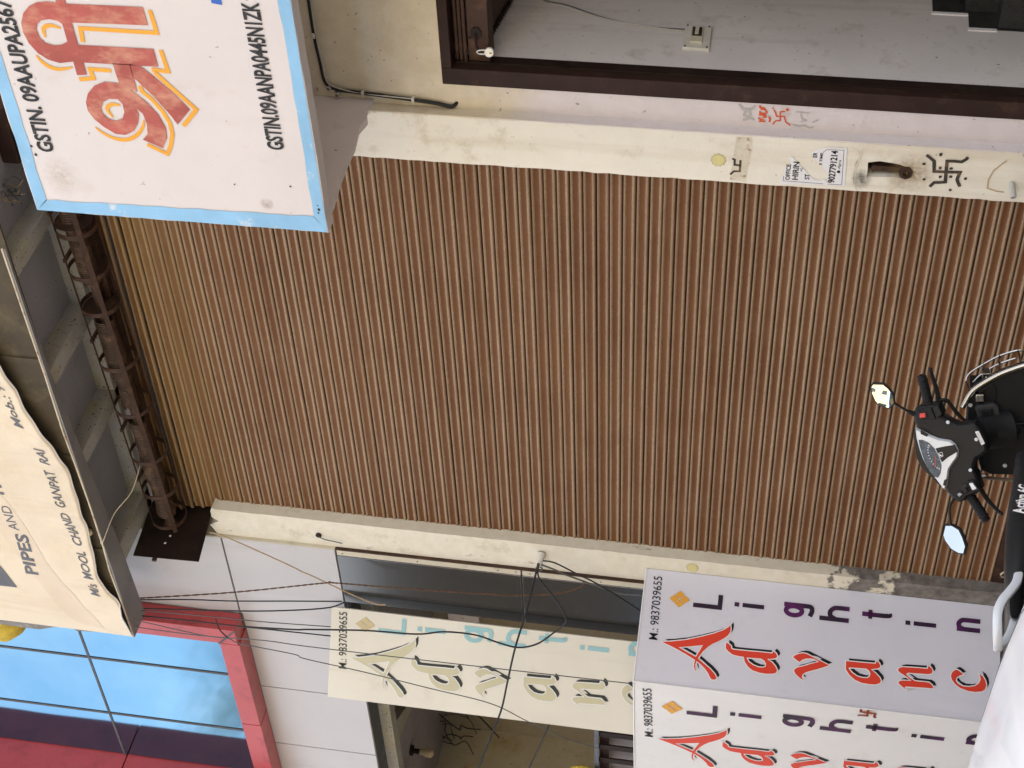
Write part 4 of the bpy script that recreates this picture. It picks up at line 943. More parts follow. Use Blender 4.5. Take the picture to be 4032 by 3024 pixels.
for i, (x, yy, L_) in enumerate(((-7.0, 1.9, .5), (-7.5, 1.9, .75), (-7.9, 1.9, .6))):
    pts = [(x, yy, 4.62), (x - .05, yy - .05, 4.62 - L_ * .4), (x - .22, yy - .08, 4.62 - L_ * .7), (x - .5, yy - .1, 4.62 - L_)]
    obj('strand', G().tube(smooth_path(pts, 5), .008, 5), MT['wire'], tg, smooth=True)
gr = thing('steel_rack', 'blue-grey steel rack with dark slats standing inside the open shop', 'rack', (-6.2, .3, 0))
for a, b in ((-5.5, -6.9),):
    obj('top_rail', G().box(b, a, .18, .22, 2.775, 2.812), surf('blue_grey_paint', (.15, .16, .20), .5, dirt=((.07, .06, .06), .5, .7, 12)), gr, bev=.003)
for x in (-5.52, -5.72, -5.90, -6.09, -6.32, -6.55, -6.8): obj('slat', G().box(x - .032, x + .032, .20, .215, .3, 2.775), MT['blacksteel'], gr, bev=.003)
obj('wood_strip', G().box(-6.9, -5.45, .24, .27, 2.70, 2.775), MT['brownpaint'], gr)
obj('back_board', G().box(-6.9, -5.45, .30, .32, .3, 2.70), MT['inside'], gr)
yc = thing('yellow_cloth', 'strip of yellow cloth knotted round the end of the steel rack', 'cloth', (-6.3, .2, 2.7))
for i in range(7):
    c0 = Vector((-6.22 + random.uniform(-.05, .05), .17 + random.uniform(-.03, .02), 2.80))
    path = [c0 + Vector((random.uniform(-.05, .05), random.uniform(-.05, .02), .05 * (1 if k % 2 else -1) + random.uniform(-.04, .04) + .02 * i)) for k in range(5)]
    obj('fold', G().tube(smooth_path([tuple(p) for p in path], 4), [.012, .02, .026, .022, .018] * 1 + [.014] * 12, 6) if False else G().tube(smooth_path([tuple(p) for p in path], 4), .017, 6), MT['yellowcloth'], yc, smooth=True)
tag(obj('yellow_tarpaulin', G().lathe([(0, 0), (.02, .10), (.10, .17), (.22, .19), (.35, .15), (.42, .06), (.44, 0)], (-4.09, -.55, 7.02), (0, .2, 1), 24), MT['yellowcloth'], smooth=True), 'bulging yellow tarpaulin bundle peeping out left of the banner', 'tarpaulin')

# ================================================================== cables in front of the neighbour
WL = {'twist': ('twisted dark and orange cable hanging in a slack line before the dark panel', 'wireorange', .0065),
      'w2': ('black cable running straight down to the corner of the dark panel', 'wire', .006),
      'w3': ('second black cable ending at the corner of the dark panel', 'wire', .0065),
      'w4': ('thin dark cable ending at the top edge of the faded sign, nearest the shutter', 'wirethin', .0045),
      'w5': ('dark cable ending at the top edge of the faded sign, left of the thin one', 'wire', .006),
      'w6': ('black cable that loops in a wide curve across the faded sign', 'wire', .0075),
      'w7': ('thin straight cable crossing the middle of the faded sign', 'wirethin', .0045),
      'w8': ('thin cable slanting across the lower left of the faded sign', 'wirethin', .0045),
      'w9': ('thick black cable crossing the faded sign from the white insulator', 'wire', .009),
      'w10': ('short black cable slanting under the open shop ceiling', 'wire', .008),
      'w11': ('taut black cable slanting from the insulator behind the corner sign', 'wire', .0065),
      'w12': ('slack grey cable from the insulator behind the corner sign', 'wirethin', .0075),
      'tan': ('stiff tan cable slanting from the jamb top to the faded sign', 'wiretan', .006),
      'red': ('short cut cable end with bare copper by the red frame corner', 'wire', .006)}
for k, (lab, mk_, r) in WL.items():
    path = smooth_path(WIRES[k], 7)
    g = G()
    if k == 'twist':
        for ph in (0, math.pi):
            fine = smooth_path([tuple(p) for p in path], 10)
            g.tube([p + Vector((.0035 * math.cos(i * .55 + ph), .0035 * math.sin(i * .55 + ph), 0)) for i, p in enumerate(fine)], .0032, 5)
    else: g.tube(path, r * .82, 6)
    tag(obj('cable', g, MT[mk_], smooth=True), lab, 'cable', 'cables before the neighbouring shop')
ins = thing('insulator', 'white ceramic insulator fixed to the left jamb', 'insulator', (-3.2, -.15, 3.1))
obj('body', G().lathe([(0, .030), (.02, .030), (.05, .022), (.07, .019), (.085, .026), (.10, .024), (.10, 0)], (-3.165, -.10, 3.125), (-.55, -1, .05), 18), MT['ceramic'], ins, smooth=True)
obj('binding', G().tube([(-3.23 + .022 * math.cos(a), -.19, 3.13 + .022 * math.sin(a)) for a in [i * .7 for i in range(20)]], .005, 5), MT['wirethin'], ins, smooth=True)
nl = thing('wall_hook', 'black hook with a trailing wire high on the left jamb', 'hook', (-3.23, -.13, 4.6))
obj('hook', G().lathe([(0, .02), (.012, .022), (.02, .012), (.022, 0)], (-3.228, -.10, 4.731), (0, -1, 0), 12), MT['blacksteel'], nl, smooth=True)
obj('tail', G().tube(smooth_path([(-3.228, -.12, 4.731), (-3.245, -.125, 4.68), (-3.26, -.12, 4.63), (-3.279, -.115, 4.56)], 4), .004, 5), MT['wirethin'], nl, smooth=True)

# ================================================================== poster and painted marks
FP = facing(-.1)
po = thing('torn_poster', 'torn white hiring notice pasted on the cream pillar', 'poster', (.23, -.1, 1.4))
obj('paper', G().prism(mm(POST), FP, .003, None), MT['paper'], po)
ink = MT['lblack']
for txt, b in (('OFFICE', (.132, .232, 1.688, 1.712)), ('HIRIN', (.136, .252, 1.645, 1.677)), ('ST', (.143, .178, 1.586, 1.611)), ('ER', (.288, .320, 1.558, 1.580)), ('E TIME', (.243, .320, 1.529, 1.543)), ('9027791214', (.132, .338, 1.452, 1.488))):
    lettering('notice_text', txt, FP, b[0], b[1], b[2], b[3], ink, po, bold=.02 if len(txt) < 7 else .025, d=.0045)
lettering('notice_text', 'AG', FP, .192, .215, 1.626, 1.638, ink, po, d=.0045)
lettering('notice_text', 'Agra', FP, .222, .282, 1.428, 1.446, ink, po, shear=.3, d=.0045)
pin = G(); disc((.207, 1.438), .009, FP, .0045, pin, 12); obj('map_pin', pin, ink, po)
for pts in ([(.124, 1.722), (.122, 1.512)], [(.124, 1.722), (.155, 1.722)], [(.122, 1.488), (.124, 1.414), (.345, 1.424), (.342, 1.512), (.322, 1.530)]):
    obj('notice_rule', stroke(pts, .0022, FP, .0042), ink, po)
sym = thing('painted_symbols', 'black painted swastika with dots low on the cream pillar', 'painted mark', (.24, -.104, .78))
BM = surf('faded_black_brush', (.055, .045, .038), .7, var=.4, vscale=25, dirt=((.22, .13, .07), .52, .68, 18))
V = lambda P: [(a, b) for a, b in P]
for i, pts in enumerate(([(.350, 1.004), (.338, .990), (.315, .961), (.280, .956), (.249, .951), (.251, .890), (.254, .821), (.230, .826), (.209, .829), (.190, .822), (.164, .808)],
            [(.352, .795), (.338, .803), (.321, .822), (.322, .860), (.320, .896), (.250, .891), (.187, .886), (.182, .912), (.179, .942), (.150, .961)])):
    obj('brush_stroke', stroke(pts, .018, FP, .003 + .0005 * i), BM, sym)
for x, z, r in ((.274, .925, .009), (.275, .869, .009), (.219, .917, .009), (.223, .863, .009), (.358, .934, .010), (.216, .788, .009), (.139, .854, .009), (.292, 1.008, .009), (.196, .996, .009)):
    gg = G(); disc((x, z), r, FP, .003, gg, 9, .25); obj('dot', gg, BM, sym)
def mark(name, lab, y, strokes, w, m, cat='painted mark', dd=.003):
    zmin = min(p[1] for s in strokes for p in s); xm = sum(p[0] for p in strokes[0]) / len(strokes[0])
    t_ = thing(name, lab, cat, (xm, y, zmin))
    for i, s in enumerate(strokes): obj('brush_stroke', stroke(s, w, facing(y), dd + .0004 * i), m, t_)
    return t_
RM = surf('orange_red_brush', (.62, .10, .035), .6, var=.15)
rs_ = [[(.515, 1.805), (.499, 1.794), (.474, 1.787), (.475, 1.746), (.443, 1.737), (.430, 1.722)], [(.508, 1.745), (.503, 1.770), (.449, 1.766), (.446, 1.789), (.430, 1.800)]]
mark('red_swastika', 'small orange-red swastika beside the brown door frame', -.02, rs_ + [[(.520, 1.812), (.528, 1.806)], [(.522, 1.742), (.512, 1.730)], [(.528, 1.738), (.516, 1.726)], [(.432, 1.795), (.425, 1.805)], [(.434, 1.720), (.424, 1.712)]], .0075, RM)
mark('red_script', 'orange-red painted Hindi word beside the brown door frame', -.02, [[(.535, 1.878), (.520, 1.874), (.520, 1.850)], [(.512, 1.872), (.512, 1.850), (.500, 1.842)], [(.500, 1.876), (.487, 1.872), (.487, 1.846), (.500, 1.836)], [(.478, 1.880), (.478, 1.848), (.466, 1.842), (.462, 1.86)], [(.458, 1.882), (.448, 1.86), (.437, 1.872), (.440, 1.842)], [(.470, 1.826), (.455, 1.818), (.437, 1.822)]], .010, RM)
GM = surf('ghost_grey_brush', (.43, .41, .39), .7, var=.1)
mark('faded_mark', 'faded grey symbol above the orange-red Hindi word', -.02, [[(.535, 1.985), (.505, 1.965), (.505, 1.93), (.475, 1.925), (.450, 1.93), (.438, 1.96)], [(.53, 1.90), (.51, 1.918), (.49, 1.95), (.47, 1.955), (.445, 1.90)]], .014, GM)
mark('faded_mark', 'faded grey scrawl below the small orange-red swastika', -.02, [[(.51, 1.69), (.505, 1.62)], [(.50, 1.665), (.47, 1.655), (.462, 1.63), (.45, 1.66)], [(.43, 1.70), (.42, 1.665), (.43, 1.64), (.415, 1.61), (.425, 1.59)], [(.45, 1.60), (.47, 1.57)]], .007, GM)
PM = surf('peeled_patch', (.66, .59, .47), .8, var=.12, vscale=20, dirt=((.36, .27, .17), .54, .64, 25), bump=.3)
pp = G().prism([(.105, 2.005), (.385, 1.985), (.385, 1.905), (.33, 1.90), (.25, 1.908), (.10, 1.925)], FP, .002, None)
pt = tag(obj('peeled_patch', pp, PM), 'square scuffed patch on the cream pillar above the torn notice', 'peeled patch')
mark('patch_symbol', 'partly scraped black symbol on the scuffed pillar patch', -.1, [[(.245, 2.00), (.238, 1.985), (.205, 1.985), (.203, 1.955), (.165, 1.955), (.163, 1.985), (.140, 2.005)], [(.238, 1.955), (.205, 1.955)]], .012, BM)
def flower(lab, c, r, y):
    pts = [(c[0] + r * (1 + .12 * math.cos(11 * a)) * math.cos(a), c[1] + r * (1 + .12 * math.cos(11 * a)) * math.sin(a)) for a in [2 * math.pi * k / 66 for k in range(66)]]
    t_ = thing('flower_sticker', lab, 'sticker', (c[0], y, c[1] - r))
    obj('rim', G().prism(grow(pts, .004), facing(y), .002, None), surf('dull_olive', (.46, .42, .22), .6), t_)
    obj('face', G().prism(pts, facing(y), .003, None), surf('pale_yellow_sticker', (.66, .58, .27), .5, var=.08, vscale=20), t_)
flower('pale yellow flower sticker on the cream pillar', (.228, 2.072), .034, -.1)
flower('pale yellow flower sticker on the left jamb by the corner sign', (-3.148, 2.085), .036, -.1)
arc = smooth_path([(.345, 0, 1.352), (.315, 0, 1.342), (.26, 0, 1.356), (.20, 0, 1.362), (.14, 0, 1.352), (.095, 0, 1.332)], 5)
mark('scratch_arc', 'brown curved scrape round the hole in the cream pillar', -.1, [[(p.x, p.z) for p in arc], [(p.x + .002, p.z - .012) for p in arc[:18]]], .005, PM)
mark('scratch_arc', 'brown curved scrape below the black swastika on the pillar', -.1, [[(.345, .60), (.33, .615), (.28, .655), (.22, .672), (.165, .668), (.15, .62), (.148, .58)]], .007, surf('tan_scrape', (.45, .33, .18), .7))

tag(obj('rust_stain', G().prism([(.10, .93), (.36, .93), (.36, 1.20), (.10, 1.20)], FP, .0016, None), stain_material('rust_seep', (.34, .22, .09), .85)), 'brown rust stain around the iron ring on the cream pillar', 'stain')
tag(obj('grime_stain', G().prism([(.095, 1.255), (.24, 1.255), (.24, 1.375), (.095, 1.375)], FP, .0018, None), stain_material('black_grime', (.06, .05, .04), 1.0)), 'blackish grime at the pillar edge beside the hole', 'stain')

# ================================================================== scooter (on its side stand, steering turned left)
blk = surf('black_plastic', (.010, .010, .011), .45, var=.2, vscale=10, bump=.03, bscale=300)
blk2 = surf('black_textured_plastic', (.011, .011, .012), .55, var=.2, vscale=12, bump=.10, bscale=400)
gloss = surf('satin_black', (.006, .006, .007), .42, var=.2, spec=.3)
silver = surf('silver_paint', (.58, .60, .64), .34, metal=.15, var=.05)
chrome = plain('chrome', (.42, .40, .37), .16, metal=1.0)
rubber = surf('rubber', (.009, .009, .010), .6, var=.2, bump=.1, bscale=200)
vinyl = surf('seat_vinyl', (.012, .0125, .014), .42, var=.15, vscale=6, bump=.25, bscale=12)
bodyg = plain('dark_grey_body', (.05, .052, .058), .25, metal=.4, coat=.7)
mirror = plain('mirror_glass', (.60, .66, .70), .02, metal=1.0)
PSI = math.radians(-20); LEAN = math.radians(9)
SB = Vector((.636, -2.527, 0))
HV = Vector((math.sin(PSI), math.cos(PSI), 0)); RV = Vector((math.cos(PSI), -math.sin(PSI), 0)); ZV = Vector((0, 0, 1))
LX = RV * math.cos(LEAN) + ZV * math.sin(LEAN); LZ = ZV * math.cos(LEAN) - RV * math.sin(LEAN)
def W(p): return tuple(SB + LX * p[0] + HV * p[1] + LZ * p[2])
def wg(g): g.v = [W(v) for v in g.v]; return g
sc = thing('scooter', 'black and silver scooter leaning on its stand with its handlebar turned left', 'scooter', tuple(SB))
def wheel(y, zc, r):
    g = wg(G().lathe([(-.045, r - .06), (-.05, r - .035), (-.035, r - .006), (0, r), (.035, r - .006), (.05, r - .035), (.045, r - .06), (-.045, r - .06)], (0, y, zc), (1, 0, 0), 36))
    w_ = obj('wheel', wg(G().lathe([(-.03, 0), (-.03, .05), (-.012, .06), (-.012, r - .08), (-.045, r - .06), (.045, r - .06), (.012, r - .08), (.012, .06), (.03, .05), (.03, 0)], (0, y, zc), (1, 0, 0), 30)), silver, sc, smooth=True)
    obj('tyre', g, rubber, w_, smooth=True)
wheel(.72, .235, .235); wheel(-.56, .225, .225)
fen = [[(.07 * math.cos(b), .72 + (.27 - .01 * abs(math.cos(b))) * math.cos(a), .235 + (.27) * math.sin(a) + .03 * math.sin(b)) for b in [math.pi * k / 8 for k in range(9)]] for a in [math.radians(20 + 14 * i) for i in range(11)]]
obj('front_fender', wg(G().loft(fen, close=False, caps=False)), bodyg, sc, smooth=True)
obj('fork', wg(G().tube([(-.06, .72, .235), (-.06, .60, .55)], .018, 10).tube([(.06, .72, .235), (.06, .60, .55)], .018, 10)), blk, sc, smooth=True)
# leg shield, inner face towards the rider
LS = [(.04, .873), (.128, .866), (.157, .875), (.211, .833), (.275, .735), (.309, .636), (.305, .50), (.27, .38), (.22, .29), (-.16, .29), (-.20, .38), (-.215, .52), (-.20, .66), (-.19, .78), (-.17, .818), (-.11, .831), (-.04, .852)]
FLS = ((0, .47, 0), (1, 0, 0), (0, 0, 1), (0, -1, 0))
obj('leg_shield', wg(G().prism(LS, FLS, .012, -.03)), blk2, sc, bev=.006)
obj('front_apron', wg(G().loft([[(p[0] * s, .50 + dy, .29 + (p[1] - .29) * (1 - .1 * (1 - s))) for p in LS] for s, dy in ((1, 0), (.92, .06), (.72, .13), (.4, .18))])), bodyg, sc, smooth=True)
obj('leg_guard', wg(G().tube(smooth_path([(.142, .435, .890), (.160, .44, .878), (.211, .45, .842), (.262, .45, .765), (.294, .45, .69), (.315, .45, .60), (.31, .45, .45), (.25, .45, .33)], 6), .0125, 10)), chrome, sc, smooth=True)
obj('leg_guard', wg(G().tube(smooth_path([(-.135, .44, .842), (-.185, .44, .832), (-.205, .45, .77), (-.22, .45, .66), (-.23, .45, .5), (-.2, .45, .33)], 6), .008, 8).tube([(-.185, .44, .832), (-.16, .40, .80)], .008, 8)), surf('bronze_trim', (.20, .15, .11), .35, metal=.6), sc, smooth=True)
obj('guard_clamp', wg(G().box(.165, .20, .425, .46, .80, .835)), chrome, sc, bev=.004)
gl = obj('glove_box', wg(G().prism([(.042, .815), (.135, .838), (.150, .826), (.152, .760), (.140, .745), (.058, .735), (.044, .748)], FLS, .045, .01)), surf('grey_plastic', (.040, .040, .042), .45), sc, bev=.006)
obj('box_recess', wg(G().prism([(.058, .80), (.128, .816), (.134, .768), (.062, .752)], FLS, .0475, .04)), gloss, gl)
obj('latch', wg(G().prism([(.100, .806), (.128, .812), (.132, .772), (.104, .768)], FLS, .056, .045)), blk, gl, bev=.003)
for i in range(3): obj('pictogram', wg(G().prism([(.066 + .011 * i, .765), (.073 + .011 * i, .765), (.073 + .011 * i, .782 + .006 * (i % 2)), (.066 + .011 * i, .78)], FLS, .0482, None)), MT['lwhite'], gl)
obj('box_lid', wg(G().prism([(.150, .835), (.205, .815), (.235, .765), (.215, .745), (.155, .75)], FLS, .016, .010)), blk, sc, bev=.003)
obj('key_panel', wg(G().prism([(-.01, .705), (.05, .72), (.055, .62), (-.005, .60)], FLS, .03, .01)), gloss, sc, bev=.004)
obj('key_lock', wg(G().lathe([(0, .024), (.02, .024), (.02, .012), (.012, .010), (.012, 0)], (.025, .44, .665), (0, -1, 0), 20)), blk, sc, smooth=True)
for q in ((.235, .80), (.14, .855), (-.15, .72)): obj('screw', wg(G().lathe([(0, .009), (.004, .008), (.005, .004), (.002, 0)], (q[0], .458, q[1]), (0, -1, 0), 10)), silver, sc, smooth=True)
# wire number-plate guard in front of the shield
rk = obj('wire_guard', wg(G().tube(smooth_path([(.19, .60, .86), (.224, .60, .845), (.264, .60, .785), (.298, .60, .72), (.318, .60, .645), (.31, .60, .60)], 5), .0045, 6).tube(smooth_path([(.20, .56, .835), (.235, .56, .80), (.275, .56, .735), (.30, .56, .66)], 5), .004, 6)), chrome, sc, smooth=True)
for a, b in (((.19, .60, .86), (.17, .47, .85)), ((.264, .60, .785), (.24, .47, .785)), ((.298, .60, .72), (.275, .47, .735)), ((.318, .60, .645), (.30, .47, .645))):
    obj('guard_stay', wg(G().tube([a, b], .0045, 6)), chrome, rk, smooth=True)
obj('guard_clip', wg(G().box(.225, .262, .50, .56, .765, .80)), chrome, rk, bev=.002)
obj('number_plate', wg(G().box(.10, .215, .60, .605, .70, .845)), blk, sc, bev=.003)
obj('floorboard', wg(G().box(-.19, .19, -.05, .46, .25, .29)), blk2, sc, bev=.01)
# rear body, seat, grab rail
def ring_sec(y, zb, zt, w, n=16, pw=.6):
    out = []
    for k in range(n):
        a = 2 * math.pi * k / n
        cx, cz = math.cos(a), math.sin(a)
        out.append((w * math.copysign(abs(cx) ** pw, cx), y, (zb + zt) / 2 + (zt - zb) / 2 * math.copysign(abs(cz) ** pw, cz)))
    return out
obj('rear_body', wg(G().loft([ring_sec(y, zb, zt, w) for y, zb, zt, w in ((.02, .28, .64, .11), (-.15, .27, .68, .16), (-.40, .32, .71, .18), (-.65, .42, .75, .17), (-.85, .52, .79, .12), (-.98, .60, .80, .05))])), bodyg, sc, smooth=True, angle=60)
seat = obj('seat', wg(G().loft([ring_sec(y, zt - th, zt, w, 18, .55) for y, zt, th, w in ((.135, .672, .02, .05), (.115, .693, .05, .085), (.06, .720, .08, .11), (-.05, .737, .085, .125), (-.2, .757, .085, .14), (-.335, .782, .09, .15), (-.45, .803, .10, .15), (-.607, .824, .10, .145), (-.75, .842, .10, .13), (-.86, .848, .08, .10), (-.92, .84, .03, .06))])), vinyl, sc, smooth=True, angle=60)
SEATP = ((.135, .672, .02, .05), (.115, .693, .05, .085), (.06, .720, .08, .11), (-.05, .737, .085, .125), (-.2, .757, .085, .14), (-.335, .782, .09, .15), (-.45, .803, .10, .15), (-.607, .824, .10, .145), (-.75, .842, .10, .13))
def seat_x(y, z):
    for (y0, a0, b0, c0), (y1, a1, b1, c1) in zip(SEATP, SEATP[1:]):
        if y1 <= y <= y0:
            k = (y0 - y) / (y0 - y1); zt = a0 + (a1 - a0) * k; th = b0 + (b1 - b0) * k; w = c0 + (c1 - c0) * k
            q = min(.97, abs(z - (zt - th / 2)) / (th / 2)); return w * (1 - q ** (2 / .55)) ** (.55 / 2)
    return .14
sl = lettering('seat_lettering', 'Activa 6G', ((0, 0, 0), (1, 0, 0), (0, 0, 1), (0, -1, 0)), -.545, -.315, .748, .792, MT['lwhite'], seat, bold=.03, shear=.2, slope=-.21, d=0)
for v in sl.data.vertices:
    y, z = v.co.x, v.co.z
    v.co = W((seat_x(y, z) + .0035, y, z))
rl = [(.085, -.42, .70), (.085, -.57, .752), (.085, -.70, .775), (.085, -.83, .797), (.085, -.92, .815), (.085, -.985, .845), (.08, -1.03, .872), (.065, -1.08, .893), (.03, -1.13, .90), (-.03, -1.14, .90), (-.07, -1.09, .893), (-.085, -.98, .845), (-.085, -.8, .80), (-.085, -.5, .74)]
P_ = smooth_path(rl, 6); rings = []
for i, p in enumerate(P_):
    t_ = (P_[min(i + 1, len(P_) - 1)] - P_[max(i - 1, 0)]).normalized()
    s_ = t_.cross(Vector((0, 0, 1))).normalized(); n_ = s_.cross(t_)
    rings.append([p + s_ * .009 * a + n_ * .015 * b for a, b in ((1, .6), (.6, 1), (-.6, 1), (-1, .6), (-1, -.6), (-.6, -1), (.6, -1), (1, -.6))])
obj('grab_rail', wg(G().loft(rings)), silver, sc, smooth=True, angle=50)
obj('tail_lamp', wg(G().loft([ring_sec(-.93, .66, .75, .11), ring_sec(-1.0, .67, .74, .08)])), plain('red_lens', (.35, .01, .01), .15, coat=.5), sc, smooth=True)
obj('side_stand', wg(G().tube([(-.10, .12, .26), (-.17, .10, .06), (-.20, .08, .035)], .011, 8)), blk, sc, smooth=True)
obj('silencer', wg(G().tube([(.15, -.25, .24), (.17, -.5, .28), (.18, -.75, .33)], [.03, .055, .05], 14)), blk, sc, smooth=True)
# handlebar unit: frame follows the turned bar
HO = Vector((.3857, -2.2976, .9721)); HX = Vector((.6784, .5525, .4843)); HY = Vector((-.4662, .8332, -.2976)); HZ = Vector((-.5679, -.0239, .8228))
HF = (tuple(HO), tuple(HX), tuple(HZ), tuple(-HY))
def hp(x, z, d=0): return HO + HX * x + HZ * z - HY * d
COVER = [(215, -7), (207, -48), (199, -74), (152, -72), (147, -65), (115, -88), (89, -111), (79, -152), (74, -177), (36, -191), (-5, -194), (-53, -180), (-67, -149), (-69, -125), (-90, -106), (-111, -97), (-129, -99), (-162, -95), (-196, -92), (-208, -68), (-210, -23), (-221, -8), (-219, 22), (-187, 42), (-160, 51), (-146, 49), (-49, 75), (66, 73), (98, 69), (142, 55), (174, 53), (202, 43), (215, 26), (220, 2)]
def inflate(poly, fr, steps, m, name, parent, sm=True):
    """a moulded cover: the outline swells towards the rider and closes behind"""
    cx = sum(p[0] for p in poly) / len(poly); cz = sum(p[1] for p in poly) / len(poly)
    o, ex, ez, en = [Vector(a) for a in fr]; rings = []
    for s, d in steps:
        pp = grow(poly, -s)
        rings.append([o + ex * p[0] + ez * p[1] + en * d for p in pp])
    g = G(); mlen = len(poly)
    for R_ in rings: g.v += [tuple(p) for p in R_]
    for i in range(len(rings) - 1):
        for k in range(mlen):
            a = i * mlen + k; b = i * mlen + (k + 1) % mlen; g.f.append((a, b, b + mlen, a + mlen))
    for ri, rev in ((0, True), (len(rings) - 1, False)):
        tr = tessellate_polygon([[Vector((p[0], p[1], 0)) for p in poly]])
        for t_ in tr: g.f.append(tuple(ri * mlen + i for i in (reversed(t_) if rev else t_)))
    return obj(name, g, m, parent, smooth=sm, angle=35)
hb = inflate(mm(COVER), HF, ((.010, -.085), (.0, -.06), (0, -.010), (.004, .003), (.012, .009)), blk, 'handlebar_cover', sc)
VIS = [(137, 58), (132, 75), (100, 91), (79, 94), (37, 111), (11, 115), (-32, 113), (-73, 96), (-95, 85), (-114, 80), (-136, 68), (-144, 55), (-139, 49), (-49, 75), (66, 73), (98, 69)]
obj('visor', G().prism(mm(VIS), HF, -.018, -.05), gloss, hb, bev=.004)
TRIM = [(142, 55), (124, 38), (92, 11), (65, -17), (41, -59), (19, -72), (-11, -73), (-24, -66), (-34, -59), (-52, -31), (-71, -5), (-102, 14), (-131, 32), (-147, 47), (-134, 54), (-103, 61), (-49, 75), (9, 80), (46, 77), (98, 69)]
tr_ = inflate(mm(TRIM), HF, ((0, .006), (.001, .018), (.006, .026)), silver, 'silver_trim', hb)
GL = [(90, 60), (84, 44), (63, 25), (33, 13), (-12, 11), (-46, 16), (-74, 34), (-87, 50), (-78, 63), (-46, 71), (4, 74), (30, 72), (69, 66)]
obj('dial_bed', G().prism(mm(GL), HF, .0275, .02), surf('dial_face', (.085, .10, .12), .45, var=.5, vscale=60, dirt=((.26, .30, .34), .56, .70, 70)), tr_)
for a in range(11):
    th = math.pi * (.12 + .076 * a); x, z = 60 * math.cos(th), 20 + 30 * math.sin(th)
    obj('dial_mark', stroke([(x / 1000, z / 1000), (x * .88 / 1000, (20 + 26 * math.sin(th)) / 1000)], .003, HF, .0282), MT['lwhite'], tr_)
obj('needle', stroke([(.0, .022), (-.042, .044)], .002, HF, .0285), MT['lred'], tr_)
obj('badge_panel', G().prism(mm([(32, 10), (27, -31), (19, -70), (-11, -71), (-21, -22), (-32, 9)]), HF, .028, .02), gloss, tr_, bev=.002)
EM = mm([(10, 6), (9, -11), (-9, -8), (-10, 8)])
obj('emblem_plate', G().prism(EM, HF, .0300, .028), MT['lwhite'], tr_)
obj('emblem_field', G().prism(grow(EM, -.0018), HF, .0304, None), gloss, tr_)
obj('emblem_wing', G().prism(mm([(-6, -5), (-2, -4), (1, 0), (6, 4), (2, 4), (4, 5.5), (-1, 4), (1, 6), (-4, 3), (-6, 0)]), HF, .0308, None), MT['lwhite'], tr_)
for i, P in enumerate(([(124, 36), (96, 14), (90, 22), (110, 42)], [(-106, 18), (-131, 36), (-122, 44), (-104, 30)])): obj('trim_slot', G().prism(mm(P), HF, .0275, .02), gloss, tr_)
for P, nm in (([(208, 1), (197, -42), (144, -41), (165, 20)], 'switch_pod'), ([(200, -47), (196, -73), (153, -72), (146, -43)], 'switch_pod'), ([(-141, -51), (-145, -79), (-198, -89), (-196, -53)], 'switch_pod')):
    obj(nm, G().prism(mm(P), HF, .020, .0), blk2, hb, bev=.004)
obj('kill_switch_bezel', G().prism(mm([(199, 16), (189, -19), (162, -11), (171, 25)]), HF, .023, .018), gloss, hb, bev=.002)
obj('kill_switch', G().prism(mm([(192, 11), (186, -12), (168, -7), (174, 18)]), HF, .029, .02), surf('red_switch', (.62, .06, .06), .35), hb, bev=.003)
obj('dip_switch', G().prism(mm([(-152, -58), (-155, -74), (-184, -80), (-185, -60)]), HF, .026, .018), silver, hb, bev=.003)
obj('turn_switch_bed', G().prism(mm([(-151, -22), (-149, -46), (-187, -46), (-192, -18)]), HF, .013, .0), gloss, hb, bev=.003)
obj('turn_switch', G().prism(mm([(-172, -24), (-164, -38), (-182, -42), (-187, -28)]), HF, .026, .01), blk, hb, bev=.003)
obj('horn_bed', G().prism(mm([(-178, 17), (-171, -8), (-189, -19), (-201, 8)]), HF, .014, .0), gloss, hb, bev=.003)
obj('horn_button', G().prism(mm([(-181, 9), (-177, -5), (-188, -12), (-194, 4)]), HF, .020, .01), surf('grey_button', (.30, .31, .33), .4), hb, bev=.003)
obj('vent', G().prism(mm([(140, 20), (137, 7), (121, 3), (121, 17)]), HF, .0115, .0), gloss, hb)
st_ = obj('warning_sticker', G().prism(mm([(39, -166), (37, -181), (-20, -183), (-22, -168)]), HF, .0112, None), MT['lwhite'], hb)
for i in range(4): obj('sticker_line', stroke([(-.017, (-170.5 - 3 * i) / 1000), (.034, (-169 - 3 * i) / 1000)], .0009, HF, .0116), MT['lblack'], st_)
for x, z in ((114, -78), (7, -157), (-105, -82)): obj('screw', G().lathe([(0, .008), (.003, .007), (.004, .004), (.001, 0)], hp(x / 1000, z / 1000, .008), -HY, 12), silver, hb, smooth=True)
for sx, a, b in ((1, (.205, -.024), (.335, -.046)), (-1, (-.205, -.025), (-.337, -.046))):
    p0 = hp(a[0], a[1], -.03); p1 = hp(b[0], b[1], -.03); ax = (p1 - p0); Ln = ax.length
    prof = [(0, .022), (.004, .023), (.010, .019)]
    for k in range(9):
        d = .014 + (Ln - .05) * k / 9
        prof += [(d, .0188), (d + .002, .0205), (d + .008, .0205), (d + .010, .0188)]
    prof += [(Ln - .030, .019), (Ln - .028, .0215), (Ln - .022, .0215), (Ln - .02, .019), (Ln - .004, .0185), (Ln, .012), (Ln, .005), (Ln - .006, .004), (Ln - .006, 0)]
    obj('grip', G().lathe(prof, p0, ax, 20), rubber, hb, smooth=True, angle=50)
